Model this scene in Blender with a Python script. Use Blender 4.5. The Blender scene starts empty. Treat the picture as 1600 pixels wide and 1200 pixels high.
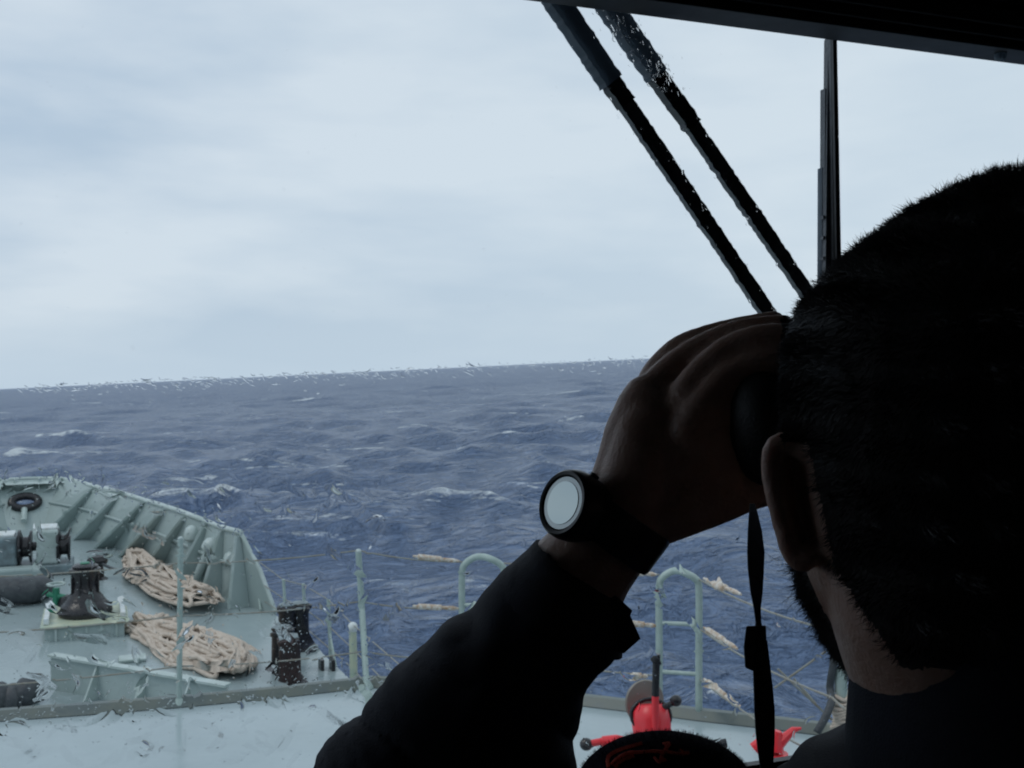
import bpy, math, random
import numpy as np
from mathutils import Vector, Matrix
random.seed(7); rng = np.random.default_rng(11)
R = math.radians
sc = bpy.context.scene
C = sc.collection

# ------------------------------------------------------------------ camera
CZ = 9.6
F = 1600.0
PITCH = math.atan(30/F)
cam = bpy.data.cameras.new('camera'); camo = bpy.data.objects.new('camera', cam); C.objects.link(camo)
camo.location = (0, 0, CZ); camo.rotation_euler = (R(90)-PITCH, 0, 0)
cam.lens = 36; cam.sensor_width = 36; cam.clip_start = 0.02; cam.clip_end = 60000
cam.dof.use_dof = True; cam.dof.focus_distance = .66; cam.dof.aperture_fstop = 38
sc.camera = camo

# ------------------------------------------------------------------ world
w = bpy.data.worlds.new('World'); sc.world = w; w.use_nodes = True
nt = w.node_tree; N = nt.nodes; L = nt.links
for n in list(N): N.remove(n)
out = N.new('ShaderNodeOutputWorld'); bg = N.new('ShaderNodeBackground')
sky = N.new('ShaderNodeTexSky'); sky.sky_type = 'NISHITA'; sky.sun_disc = False
SUN_EL, SUN_AZ = R(58), R(-110)
sky.sun_elevation = SUN_EL; sky.sun_rotation = SUN_AZ
tc = N.new('ShaderNodeTexCoord')
mp = N.new('ShaderNodeMapping'); mp.inputs['Rotation'].default_value = (0, R(2.7), 0); mp.inputs['Scale'].default_value = (1.2, 1.2, 4.2)
L.new(tc.outputs['Generated'], mp.inputs['Vector'])
n1 = N.new('ShaderNodeTexNoise'); n1.inputs['Scale'].default_value = 1.9; n1.inputs['Detail'].default_value = 5; n1.inputs['Roughness'].default_value = .5
n1.inputs['Distortion'].default_value = .1
L.new(mp.outputs[0], n1.inputs['Vector'])
cr = N.new('ShaderNodeValToRGB')
e = cr.color_ramp.elements
e[0].position = .40; e[0].color = (.475, .59, .73, 1)
e[1].position = .60; e[1].color = (.675, .76, .855, 1)
L.new(n1.outputs['Fac'], cr.inputs[0])
# brighter to starboard, paler band over the horizon
sx = N.new('ShaderNodeSeparateXYZ'); L.new(tc.outputs['Generated'], sx.inputs[0])
mr = N.new('ShaderNodeMapRange'); mr.inputs[1].default_value = -.5; mr.inputs[2].default_value = .45; mr.inputs[3].default_value = 0; mr.inputs[4].default_value = .55
L.new(sx.outputs['X'], mr.inputs[0])
mx = N.new('ShaderNodeMix'); mx.data_type = 'RGBA'; L.new(mr.outputs[0], mx.inputs[0]); L.new(cr.outputs[0], mx.inputs[6]); mx.inputs[7].default_value = (.70, .80, .875, 1)
mh = N.new('ShaderNodeMapRange'); mh.inputs[1].default_value = 0.0; mh.inputs[2].default_value = .055; mh.inputs[3].default_value = .75; mh.inputs[4].default_value = 0
L.new(sx.outputs['Z'], mh.inputs[0])
mx2 = N.new('ShaderNodeMix'); mx2.data_type = 'RGBA'; L.new(mh.outputs[0], mx2.inputs[0]); L.new(mx.outputs[2], mx2.inputs[6]); mx2.inputs[7].default_value = (.545, .665, .79, 1)
# a thin share of the clear sky above the cloud deck
sm = N.new('ShaderNodeVectorMath'); sm.operation = 'SCALE'; sm.inputs['Scale'].default_value = .09; L.new(sky.outputs[0], sm.inputs[0])
mx3 = N.new('ShaderNodeMix'); mx3.data_type = 'RGBA'; mx3.inputs[0].default_value = .06; L.new(mx2.outputs[2], mx3.inputs[6]); L.new(sm.outputs[0], mx3.inputs[7])
L.new(mx3.outputs[2], bg.inputs['Color']); bg.inputs['Strength'].default_value = 1.0
L.new(bg.outputs[0], out.inputs[0])

sun = bpy.data.lights.new('sun', 'SUN'); sun.energy = .6; sun.angle = R(25); sun.color = (1, .96, .9)
so = bpy.data.objects.new('sun', sun); C.objects.link(so)
sd = Vector((math.sin(SUN_AZ)*math.cos(SUN_EL), math.cos(SUN_AZ)*math.cos(SUN_EL), math.sin(SUN_EL)))
so.rotation_euler = sd.to_track_quat('Z', 'Y').to_euler()
vs = sc.view_settings; vs.view_transform = 'Standard'; vs.look = 'None'; vs.exposure = 0; vs.gamma = 1; vs.use_curve_mapping = False
sc.cycles.use_denoising = True; sc.cycles.pixel_filter_type = 'BLACKMAN_HARRIS'; sc.cycles.filter_width = 1.9
sc.cycles.max_bounces = 8; sc.cycles.transparent_max_bounces = 16; sc.cycles.transmission_bounces = 8
sc.cycles.sample_clamp_indirect = 4

# ------------------------------------------------------------------ helpers
cp, sp = math.cos(PITCH), math.sin(PITCH)
def ray(px, py):
    x, z = (px-800)/F, (600-py)/F
    return Vector((x, cp+z*sp, z*cp-sp))
def P(px, py, D):
    d = ray(px, py); return Vector((0, 0, CZ))+d*(D/d.y)
def Pz(px, py, z):                     # z relative to the eye
    d = ray(px, py); return Vector((0, 0, CZ))+d*(z/d.z)
HEAD = Vector((-.375, .927, 0)).normalized(); STB = Vector((HEAD.y, -HEAD.x, 0))
WD = Vector((.9397, .342, 0)); WN = Vector((-.342, .9397, 0))   # along / out of the window wall
W0 = Vector((0, 1.4, CZ))
def wall(px, py, off=0.):
    d = ray(px, py); o = Vector((0, 0, CZ))
    t = ((W0+WN*off)-o).dot(WN)/d.dot(WN); return o+d*t
def wp(a, z, off=0.): return W0+WD*a+WN*off+Vector((0, 0, z))

class MB:
    def __init__(s): s.v = []; s.f = []
    def add(s, vs_, fs):
        b = len(s.v); s.v += [tuple(v) for v in vs_]; s.f += [tuple(i+b for i in f) for f in fs]; return s
    def box(s, c, ax, ay, az):         # centre and three half vectors
        c = Vector(c); v = [c+ax*i+ay*j+az*k for i in (-1, 1) for j in (-1, 1) for k in (-1, 1)]
        return s.add(v, [(0, 1, 3, 2), (4, 6, 7, 5), (0, 4, 5, 1), (2, 3, 7, 6), (0, 2, 6, 4), (1, 5, 7, 3)])
    def bar(s, a, b, wd, th, up=Vector((0, 0, 1))):
        a = Vector(a); b = Vector(b); d = (b-a); x = d.cross(up).normalized(); y = x.cross(d).normalized()
        return s.box((a+b)/2, d/2, x*wd/2, y*th/2)
    def tube(s, pts, r, n=10, ry=None, caps=True):
        pts = [Vector(p) for p in pts]; k = len(pts)
        rs = r if isinstance(r, (list, tuple)) else [r]*k
        ref = Vector((.13, .21, .97)); rings = []
        t0 = (pts[1]-pts[0]).normalized()
        x = t0.cross(ref).normalized()
        for i, p in enumerate(pts):
            t = (pts[min(i+1, k-1)]-pts[max(i-1, 0)]).normalized()
            x = (x-t*x.dot(t)); x.normalize(); y = t.cross(x)
            rings.append([p+(x*math.cos(a)+y*math.sin(a))*rs[i] for a in [2*math.pi*j/n for j in range(n)]])
        return s.rings(rings, caps)
    def rings(s, rings, caps=True):
        n = len(rings[0]); v = [p for q in rings for p in q]; f = []
        for i in range(len(rings)-1):
            for j in range(n):
                f.append((i*n+j, i*n+(j+1) % n, (i+1)*n+(j+1) % n, (i+1)*n+j))
        if caps: f.append(tuple(range(n))[::-1]); f.append(tuple((len(rings)-1)*n+j for j in range(n)))
        return s.add(v, f)
    def lathe(s, base, prof, n=24, ax=Vector((0, 0, 1))):
        base = Vector(base); ax = Vector(ax).normalized(); x = ax.orthogonal().normalized(); y = ax.cross(x)
        return s.rings([[base+ax*h+(x*math.cos(2*math.pi*j/n)+y*math.sin(2*math.pi*j/n))*max(r, 1e-4) for j in range(n)] for r, h in prof])
    def ell(s, c, a, b, d, n=16, m=10):
        c = Vector(c); r = []
        for i in range(m+1):
            t = math.pi*i/m; t = min(max(t, .02), math.pi-.02)
            r.append([c+d*math.cos(t)+(a*math.cos(2*math.pi*j/n)+b*math.sin(2*math.pi*j/n))*math.sin(t) for j in range(n)])
        return s.rings(r)
    def build(s, name, m, parent=None, smooth=False, bevel=0.):
        me = bpy.data.meshes.new(name); me.from_pydata(s.v, [], s.f); me.update()
        return mkobj(name, me, m, parent, smooth, bevel)
def mkobj(name, me, m, parent=None, smooth=False, bevel=0.):
    for q in (m if isinstance(m, (list, tuple)) else [m]): me.materials.append(q)
    o = bpy.data.objects.new(name, me); C.objects.link(o)
    bm_fix(me)
    if smooth:
        me.polygons.foreach_set('use_smooth', [True]*len(me.polygons))
        if smooth == 'a':
            try: me.set_sharp_from_angle(angle=R(40))
            except Exception: pass
    if bevel:
        b = o.modifiers.new('bevel', 'BEVEL'); b.width = bevel; b.segments = 2; b.limit_method = 'ANGLE'
    if parent is not None:
        o.parent = parent; o.matrix_parent_inverse = Matrix.Translation(-parent.location)
    return o
import bmesh
def bm_fix(me):
    if len(me.polygons) > 60000: return
    b = bmesh.new(); b.from_mesh(me); bmesh.ops.recalc_face_normals(b, faces=b.faces); b.to_mesh(me); b.free()
def tag(o, label=None, cat=None, group=None, kind=None):
    if label: o['label'] = label
    if cat: o['category'] = cat
    if group: o['group'] = group
    if kind: o['kind'] = kind
    return o
def thing(name, loc, label, cat, group=None, kind=None):
    o = bpy.data.objects.new(name, None); C.objects.link(o); o.location = loc; o.empty_display_size = .1
    tag(o, label, cat, group, kind); return o
def V(*a): return Vector(a)
def catmull(pts, k=8):
    pts = [Vector(p) for p in pts]; o = []
    for i in range(len(pts)-1):
        a, b, c, d = pts[max(i-1, 0)], pts[i], pts[i+1], pts[min(i+2, len(pts)-1)]
        for j in range(k):
            t = j/k; o.append(.5*((2*b)+(c-a)*t+(2*a-5*b+4*c-d)*t*t+(3*b-a-3*c+d)*t**3))
    return o+[pts[-1]]

# ------------------------------------------------------------------ materials
def mat(name, col, rough=.5, metal=0, noise=None, bump=None, spec=.5, col2=None, ior=None, streak=False, sss=0, coat=0):
    m = bpy.data.materials.new(name); m.use_nodes = True; n = m.node_tree.nodes; l = m.node_tree.links
    b = n['Principled BSDF']; b.inputs['Base Color'].default_value = (*col, 1); b.inputs['Roughness'].default_value = rough
    b.inputs['Metallic'].default_value = metal; b.inputs['Specular IOR Level'].default_value = spec
    if ior: b.inputs['IOR'].default_value = ior
    if coat: b.inputs['Coat Weight'].default_value = coat
    if sss:
        b.inputs['Subsurface Weight'].default_value = sss; b.inputs['Subsurface Radius'].default_value = (.012, .004, .002); b.inputs['Subsurface Scale'].default_value = 1
    g = n.new('ShaderNodeNewGeometry')
    src = g.outputs['Position']
    if streak:
        mpn = n.new('ShaderNodeMapping'); mpn.inputs['Scale'].default_value = streak; l.new(src, mpn.inputs[0]); src = mpn.outputs[0]
    if noise:
        t = n.new('ShaderNodeTexNoise'); t.inputs['Scale'].default_value = noise; t.inputs['Detail'].default_value = 8; t.inputs['Roughness'].default_value = .62
        l.new(src, t.inputs['Vector'])
        r = n.new('ShaderNodeValToRGB'); r.color_ramp.elements[0].position = .38; r.color_ramp.elements[1].position = .66
        r.color_ramp.elements[0].color = (*col, 1); r.color_ramp.elements[1].color = (*(col2 or [c*.75 for c in col]), 1)
        l.new(t.outputs['Fac'], r.inputs[0]); l.new(r.outputs[0], b.inputs['Base Color'])
        rr = n.new('ShaderNodeMapRange'); rr.inputs[3].default_value = max(rough-.12, .03); rr.inputs[4].default_value = min(rough+.15, 1)
        l.new(t.outputs['Fac'], rr.inputs[0]); l.new(rr.outputs[0], b.inputs['Roughness'])
    if bump:
        t2 = n.new('ShaderNodeTexNoise'); t2.inputs['Scale'].default_value = bump[0]; t2.inputs['Detail'].default_value = 6
        l.new(g.outputs['Position'], t2.inputs['Vector'])
        bp = n.new('ShaderNodeBump'); bp.inputs['Distance'].default_value = bump[1]; bp.inputs['Strength'].default_value = 1
        l.new(t2.outputs['Fac'], bp.inputs['Height']); l.new(bp.outputs[0], b.inputs['Normal'])
    return m
M = {}
M['paint'] = mat('sea_green_paint', (.37, .445, .435), .36, noise=.9, col2=(.29, .365, .355), bump=(3, .01))
M['cap'] = mat('pale_cap_paint', (.48, .56, .55), .3, noise=3, col2=(.34, .42, .39))
M['deck'] = mat('wet_deck_paint', (.315, .385, .395), .25, noise=.55, col2=(.255, .32, .33), bump=(1.6, .012))
M['deck2'] = mat('wet_upper_deck_paint', (.34, .415, .435), .2, noise=1.3, col2=(.395, .475, .50), bump=(2.2, .008))
M['coam'] = mat('dark_deck_edge', (.10, .13, .13), .4, noise=5, col2=(.14, .16, .135))
M['rail'] = mat('rail_paint', (.40, .50, .47), .4, noise=14, col2=(.32, .41, .38))
M['black'] = mat('black_paint', (.012, .012, .015), .25, noise=12, col2=(.022, .021, .023), bump=(20, .006))
M['maroon'] = mat('worn_maroon_paint', (.016, .009, .009), .4, noise=16, col2=(.035, .014, .013), bump=(18, .004))
M['grey'] = mat('machine_grey', (.20, .27, .29), .4, noise=6, col2=(.12, .15, .16))
M['white'] = mat('white_paint', (.68, .74, .76), .35, noise=9, col2=(.5, .52, .48))
M['green'] = mat('green_paint', (.03, .22, .13), .4, noise=9)
M['rubber'] = mat('dark_rubber', (.035, .042, .05), .5, noise=7, col2=(.07, .08, .085), bump=(12, .02))
M['rope'] = mat('cream_rope', (.60, .52, .44), .85, noise=9, col2=(.47, .39, .32), bump=(60, .01))
M['wire'] = mat('wire_steel', (.27, .29, .27), .5, noise=20, col2=(.24, .21, .16))
M['turn'] = mat('bright_turnbuckle', (.72, .70, .64), .3, noise=40, col2=(.38, .22, .1))
M['red'] = mat('fluorescent_red_paint', (.85, .03, .045), .3, noise=12, col2=(.75, .05, .06))
M['disc'] = mat('grey_brown_disc', (.27, .25, .22), .4, noise=8)
M['inside'] = mat('bridge_lining', (.10, .105, .11), .6, noise=4)
M['frame'] = mat('window_frame_metal', (.009, .009, .012), .55, noise=30, col2=(.014, .014, .018))
M['wiper'] = mat('wet_wiper_steel', (.09, .10, .115), .3, noise=26, col2=(.15, .165, .18), bump=(220, .0012))
M['sheen_strip'] = mat('sheen_strip_grey', (.32, .38, .44), .45, noise=30, col2=(.2, .25, .3), bump=(150, .0015))  # translucent grey imitating the dim reflection in water over the wiper arms
m = M['sheen_strip']; n = m.node_tree.nodes; l = m.node_tree.links; tr_ = n.new('ShaderNodeBsdfTranslucent'); tr_.inputs[0].default_value = (.40, .46, .52, 1); mi = n.new('ShaderNodeMixShader'); mi.inputs[0].default_value = .6
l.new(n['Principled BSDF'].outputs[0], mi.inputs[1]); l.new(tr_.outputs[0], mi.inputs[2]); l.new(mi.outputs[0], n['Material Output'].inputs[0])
M['rubber2'] = mat('wiper_rubber', (.07, .075, .08), .4, noise=40)
M['skin'] = mat('skin', (.46, .29, .225), .5, noise=60, col2=(.39, .225, .165), bump=(420, .0006), sss=.12)
M['scalp'] = mat('scalp_under_hair', (.018, .014, .012), .8)
M['hair'] = mat('dark_hair', (.030, .027, .025), .45)
M['cloth'] = mat('navy_cloth', (.018, .020, .030), .75, noise=40, col2=(.024, .027, .040), bump=(900, .0006), spec=.2)
M['wool'] = mat('navy_wool', (.012, .013, .024), .95, bump=(700, .001), spec=.1)
M['thread'] = mat('red_thread', (.85, .13, .08), .8, noise=300, col2=(.6, .08, .05))
M['plastic'] = mat('black_plastic', (.012, .013, .015), .38)
M['strap'] = mat('strap_webbing', (.014, .016, .022), .8, bump=(900, .0008))
M['dial'] = mat('watch_dial', (.62, .68, .66), .35)
M['binoc'] = mat('binocular_armour', (.014, .015, .015), .55, bump=(500, .0006))
M['lens'] = mat('lens_glass', (.02, .02, .03), .05)
# mirror-like watch crystal
m = bpy.data.materials.new('watch_crystal'); m.use_nodes = True; n = m.node_tree.nodes; l = m.node_tree.links
b = n['Principled BSDF']; b.inputs['Base Color'].default_value = (.60, .66, .65, 1); b.inputs['Roughness'].default_value = .07; b.inputs['Metallic'].default_value = .85
b.inputs['Base Color'].default_value = (.46, .52, .51, 1)
M['crystal'] = m
M['ring'] = mat('watch_ring', (.33, .36, .36), .15, metal=.8)
# clear window pane: faint green tint, nothing else shows of it in the photograph
m = bpy.data.materials.new('window_glass'); m.use_nodes = True; n = m.node_tree.nodes; l = m.node_tree.links
n.remove(n['Principled BSDF']); t = n.new('ShaderNodeBsdfTransparent'); t.inputs[0].default_value = (.965, .98, .975, 1)
l.new(t.outputs[0], n['Material Output'].inputs[0]); M['glass'] = m
m = bpy.data.materials.new('rain_water'); m.use_nodes = True; n = m.node_tree.nodes; l = m.node_tree.links
n.remove(n['Principled BSDF']); t = n.new('ShaderNodeBsdfGlass'); t.inputs['IOR'].default_value = 1.33; t.inputs['Roughness'].default_value = 0
l.new(t.outputs[0], n['Material Output'].inputs[0]); M['drop'] = m
# sea water
m = bpy.data.materials.new('sea_water'); m.use_nodes = True; n = m.node_tree.nodes; l = m.node_tree.links
b = n['Principled BSDF']; b.inputs['IOR'].default_value = 1.33; b.inputs['Roughness'].default_value = .22; b.inputs['Specular IOR Level'].default_value = .42
g = n.new('ShaderNodeNewGeometry')
mpn = n.new('ShaderNodeMapping'); mpn.inputs['Rotation'].default_value = (0, 0, R(-12)); mpn.inputs['Scale'].default_value = (.8, 1.2, 1); l.new(g.outputs['Position'], mpn.inputs[0])
hs = []
for s_, d_ in ((.16, 7), (.75, 7), (3.5, 4)):
    t = n.new('ShaderNodeTexNoise'); t.inputs['Scale'].default_value = s_; t.inputs['Detail'].default_value = d_; t.inputs['Roughness'].default_value = .6; t.inputs['Distortion'].default_value = .4
    l.new(mpn.outputs[0], t.inputs[0]); hs.append(t)
b1 = n.new('ShaderNodeBump'); b1.inputs['Distance'].default_value = 2.6; b1.inputs['Strength'].default_value = .75; l.new(hs[0].outputs[0], b1.inputs['Height'])
b2 = n.new('ShaderNodeBump'); b2.inputs['Distance'].default_value = 1.1; b2.inputs['Strength'].default_value = .65; l.new(hs[1].outputs[0], b2.inputs['Height']); l.new(b1.outputs[0], b2.inputs['Normal'])
b3 = n.new('ShaderNodeBump'); b3.inputs['Distance'].default_value = .1; b3.inputs['Strength'].default_value = .7; l.new(hs[2].outputs[0], b3.inputs['Height']); l.new(b2.outputs[0], b3.inputs['Normal'])
l.new(b3.outputs[0], b.inputs['Normal'])
at = n.new('ShaderNodeAttribute'); at.attribute_name = 'foam'
at2 = n.new('ShaderNodeAttribute'); at2.attribute_name = 'chop'
hs[1].noise_type = 'RIDGED_MULTIFRACTAL'; hs[1].inputs['Offset'].default_value = .9; hs[1].inputs['Gain'].default_value = 1.6
fn = n.new('ShaderNodeTexNoise'); fn.inputs['Scale'].default_value = .9; fn.inputs['Detail'].default_value = 9; fn.inputs['Roughness'].default_value = .72; l.new(mpn.outputs[0], fn.inputs[0])
mpf = n.new('ShaderNodeMapping'); mpf.inputs['Rotation'].default_value = (0, 0, R(-8)); mpf.inputs['Scale'].default_value = (.045, .13, 1); l.new(g.outputs['Position'], mpf.inputs[0])
fb_ = n.new('ShaderNodeTexNoise'); fb_.inputs['Scale'].default_value = 1.; fb_.inputs['Detail'].default_value = 4; fb_.inputs['Roughness'].default_value = .55; fb_.inputs['Distortion'].default_value = .8; l.new(mpf.outputs[0], fb_.inputs[0])
fbr = n.new('ShaderNodeMapRange'); fbr.inputs[1].default_value = .54; fbr.inputs[2].default_value = .68; fbr.inputs[3].default_value = 0; fbr.inputs[4].default_value = .46; l.new(fb_.outputs[0], fbr.inputs[0])
mu0 = n.new('ShaderNodeMath'); mu0.operation = 'ADD'; l.new(at.outputs['Fac'], mu0.inputs[0]); l.new(fbr.outputs[0], mu0.inputs[1])
mu = n.new('ShaderNodeMath'); mu.operation = 'ADD'; l.new(mu0.outputs[0], mu.inputs[0]); l.new(fn.outputs[0], mu.inputs[1])
fr = n.new('ShaderNodeMapRange'); fr.inputs[1].default_value = .86; fr.inputs[2].default_value = 1.05; l.new(mu.outputs[0], fr.inputs[0])
wc = n.new('ShaderNodeMix'); wc.data_type = 'RGBA'; l.new(hs[0].outputs[0], wc.inputs[0]); wc.inputs[6].default_value = (.072, .122, .222, 1); wc.inputs[7].default_value = (.155, .218, .34, 1)
fm = n.new('ShaderNodeMix'); fm.data_type = 'RGBA'; l.new(fr.outputs[0], fm.inputs[0]); l.new(wc.outputs[2], fm.inputs[6]); fm.inputs[7].default_value = (.72, .78, .82, 1)
l.new(fm.outputs[2], b.inputs['Base Color'])
rg = n.new('ShaderNodeMapRange'); rg.inputs[3].default_value = .17; rg.inputs[4].default_value = .8; l.new(fr.outputs[0], rg.inputs[0]); rs_ = n.new('ShaderNodeMath'); rs_.operation = 'ADD'; l.new(rg.outputs[0], rs_.inputs[0]); l.new(at2.outputs['Fac'], rs_.inputs[1]); l.new(rs_.outputs[0], b.inputs['Roughness'])
M['sea'] = m

# ------------------------------------------------------------------ sea
def build_sea():
    front = np.linspace(R(-33), R(33), 760); back = np.linspace(R(33), R(327), 70)[1:-1]
    ang = np.concatenate([front, back]); na = len(ang)
    inv = np.concatenate([np.linspace(1/9., 1/60., 170)[:-1], np.exp(np.linspace(math.log(1/60.), math.log(1/3500.), 480))[:-1], np.exp(np.linspace(math.log(1/3500.), math.log(1/45000.), 14))])
    r = 1/inv; nr = len(r)
    dr = np.gradient(r); da = .0016*r
    A, Rr = np.meshgrid(ang, r); X = Rr*np.sin(A); Y = Rr*np.cos(A)
    sp_ = np.maximum(np.abs(dr), da)[:, None]
    Z = np.zeros_like(X); DX = np.zeros_like(X); DY = np.zeros_like(X); J = np.ones_like(X)
    g = np.random.default_rng(5)
    for k in range(150):
        lam = 1.5*(42/1.5)**(g.random()**1.15)
        th = R(200)+g.normal()*R(44)
        a = .0165*lam**.58*(.5+g.random())
        pass
        kx, ky = math.sin(th)*2*math.pi/lam, math.cos(th)*2*math.pi/lam
        ph = kx*X+ky*Y+g.random()*6.283
        fade = np.clip((lam/(2.6*sp_)-1)/1.2, 0, 1)*np.exp(-Rr/1500)
        aa = a*fade; q = .9
        Z += aa*np.cos(ph); DX -= q*aa*math.sin(th)*np.sin(ph); DY -= q*aa*math.cos(th)*np.sin(ph)
        J -= q*aa*2*math.pi/lam*np.cos(ph)
    X2 = X+DX; Y2 = Y+DY
    foam = np.clip((.50-J)*1.2, 0, .6)
    # wider breaking patches at a distance, where the short waves are no longer meshed
    big = np.zeros_like(X)
    for k in range(24):
        lam = 25*(160/25)**g.random(); th = g.random()*6.283; big += np.cos(2*math.pi/lam*(math.sin(th)*X+math.cos(th)*Y*.8)+g.random()*6.283)
    foam = foam*np.clip(.35+.25*big, 0, 1.4)
    zs = Z/max(float(np.std(Z[:400])), .01)
    foam += np.clip((zs-.9), 0, 1.2)*.42*np.clip(.1+.22*big, 0, 1)*np.clip((2600-Rr)/1500, 0, 1)
    Zt = Z+math.tan(R(2.7))*X2
    verts = np.stack([X2, Y2, Zt], -1).reshape(-1, 3)
    i = np.arange(nr-1)[:, None]*na; j = np.arange(na)[None, :]; j2 = (j+1) % na
    faces = np.stack([i+j, i+j2, i+na+j2, i+na+j], -1).reshape(-1, 4)
    me = bpy.data.meshes.new('sea')
    me.vertices.add(len(verts)); me.vertices.foreach_set('co', verts.ravel().astype(np.float32))
    me.loops.add(faces.size); me.loops.foreach_set('vertex_index', faces[:, ::-1].ravel().astype(np.int32))
    me.polygons.add(len(faces)); me.polygons.foreach_set('loop_start', np.arange(0, faces.size, 4, dtype=np.int32))
    me.update(calc_edges=True)
    me.polygons.foreach_set('use_smooth', np.ones(len(faces), dtype=bool))
    at = me.attributes.new('foam', 'FLOAT', 'POINT'); at.data.foreach_set('value', foam.ravel().astype(np.float32))
    at = me.attributes.new('chop', 'FLOAT', 'POINT'); at.data.foreach_set('value', (.16*np.clip(np.log(Rr/60)/np.log(10), 0, 1)).ravel().astype(np.float32))
    o = mkobj('sea', me, M['sea']); tag(o, 'choppy slate blue open sea with scattered whitecaps', kind='structure')
build_sea()

# ------------------------------------------------------------------ foredeck and hull
base_px = [(66, 826, -3.97), (101, 829, -4.0), (141, 842, -4.07), (176, 855, -4.12), (215, 868, -4.16), (253, 885, -4.22), (300, 910, -4.28), (345, 930, -4.33), (390, 948, -4.38), (430, 960, -4.40), (490, 1008, -4.43), (548, 1062, -4.45)]
top_px = [(92, 748, 25.9), (148, 760, 24.6), (188, 770, 23.6), (227, 782, 22.5), (260, 792, 21.7), (292, 803, 21.0), (325, 816, 20.3), (350, 825, 19.4), (376, 832, 18.5)]
base = [Pz(*p) for p in base_px]
C0 = Pz(40, 826, -3.96)
def mir(p):
    d = (p-C0); v = d.dot(STB); return p-STB*2*v
base_aft = base + [base[-1]-HEAD*2.5+STB*.25, base[-1]-HEAD*6+STB*.5, base[-1]-HEAD*14+STB*.7]
fd = MB(); rowS = base_aft; rowP = [mir(p) for p in base_aft]
v = []; f = []
K = 9
for s_, p_ in zip(rowS, rowP):
    for k in range(K):
        t = k/(K-1); q = s_.lerp(p_, t); q = q+V(0, 0, .12*(1-(2*t-1)**2)*min(1, (s_-p_).length/8)); v.append(q)
for i in range(len(rowS)-1):
    for k in range(K-1): f.append((i*K+k, i*K+k+1, (i+1)*K+k+1, (i+1)*K+k))
fd.add(v, f); fdo = fd.build('foredeck', M['deck'], smooth=True); tag(fdo, 'wet grey green foredeck of the ship', kind='structure')
def deck_z(p):                                   # world height of the foredeck near a point
    best = min(base_aft, key=lambda q: abs((q-p).dot(HEAD))); t = abs((p-C0).dot(STB)); hb = max(abs((best-C0).dot(STB)), .1)
    return best.z + .12*(1-min(1, (t/hb))**2)*min(1, 2*hb/8)
ship_loc = (C0.x, C0.y, 0)
hull = MB()
ring = [p for p in rowS][::-1]+[mir(p) for p in rowS]
lowr = []
for p in ring:
    q = p-STB*(p-C0).dot(STB)*.28; q = q-HEAD*.8; lowr.append(V(q.x, q.y, -2.5))
hull.rings([[p+V(0, 0, -.012) for p in ring], lowr], caps=False)
ho = hull.build('ship_hull', M['paint']); tag(ho, 'pale green hull sides under the foredeck dropping to the sea', kind='structure')

# bulwark
bw = thing('bulwark', (C0.x, C0.y, C0.z), 'pale green steel bulwark curving round the bow with sloping ribs inside', 'bulwark')
tops = [P(*t) for t in top_px]
bs = base[:len(tops)]
def bw_wall(bl, tl, sgn):
    mb = MB(); n_ = len(bl); th = .03
    inn = [[b, b.lerp(t, .5)-V(0, 0, .0), t] for b, t in zip(bl, tl)]
    v = []; f = []
    for col in inn:
        for p in col: v.append(p)
    for col in inn:
        for p in col: v.append(p+STB*sgn*th)
    o_ = n_*3
    for i in range(n_-1):
        for k in range(2):
            a = i*3+k; f.append((a, a+1, a+4, a+3)); f.append((o_+a, o_+a+3, o_+a+4, o_+a+1))
        a = i*3+2; f.append((a, o_+a, o_+a+3, a+3))
    a = (n_-1)*3
    for k in range(2): f.append((a+k, a+k+1, o_+a+k+1, o_+a+k))
    return mb.add(v, f)
end_b = [base[8], base[9]]
SB = bs; ST = tops
bw_wall(SB+[base[9]], ST+[base[9]+V(0, 0, .06)], 1).build('plating', M['paint'], bw)
bw_wall([mir(p) for p in SB+[base[9]]], [mir(p) for p in ST+[base[9]+V(0, 0, .06)]], -1).build('plating', M['paint'], bw)
# bow plate with the round fairlead hole
bl, tl, br_, tr_ = mir(SB[0]), mir(ST[0]), SB[0], ST[0]
hc = P(40, 793, 25.3); cen = (bl+tl+br_+tr_)/4
plate_n = (br_-bl).cross(tl-bl).normalized()
hc = hc-plate_n*(hc-cen).dot(plate_n)
ex = STB; ey = plate_n.cross(ex).normalized()
if ey.z < 0: ey = -ey
n_ = 40; outer = []; inner = []
cor = [br_, tr_, tl, bl]
def rect_hit(a):
    d = ex*math.cos(a)+ey*math.sin(a); best = None
    for i in range(4):
        p, q = cor[i], cor[(i+1) % 4]
        pa = ((p-hc).dot(ex), (p-hc).dot(ey)); qa = ((q-hc).dot(ex), (q-hc).dot(ey))
        dx, dy = math.cos(a), math.sin(a); ux, uy = qa[0]-pa[0], qa[1]-pa[1]
        den = dx*uy-dy*ux
        if abs(den) < 1e-9: continue
        t = (pa[0]*uy-pa[1]*ux)/den; s = (pa[0]*dy-pa[1]*dx)/den
        if t > 0 and -1e-6 <= s <= 1+1e-6 and (best is None or t < best[0]): best = (t, p.lerp(q, s))
    return best[1]
for i in range(n_):
    a = 2*math.pi*i/n_
    outer.append(rect_hit(a)); inner.append(hc+ex*math.cos(a)*.24+ey*math.sin(a)*.14)
mb = MB(); mb.rings([outer, inner], caps=False); mb.build('bow_plate', M['paint'], bw)
ch = MB()
pts = [hc-HEAD*.05+ex*math.cos(a)*.30+ey*math.sin(a)*.19 for a in [2*math.pi*i/24 for i in range(25)]]
ch.tube(pts, .095, 10, caps=False); ch.build('fairlead_ring', M['black'], bw, smooth=True)
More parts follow.
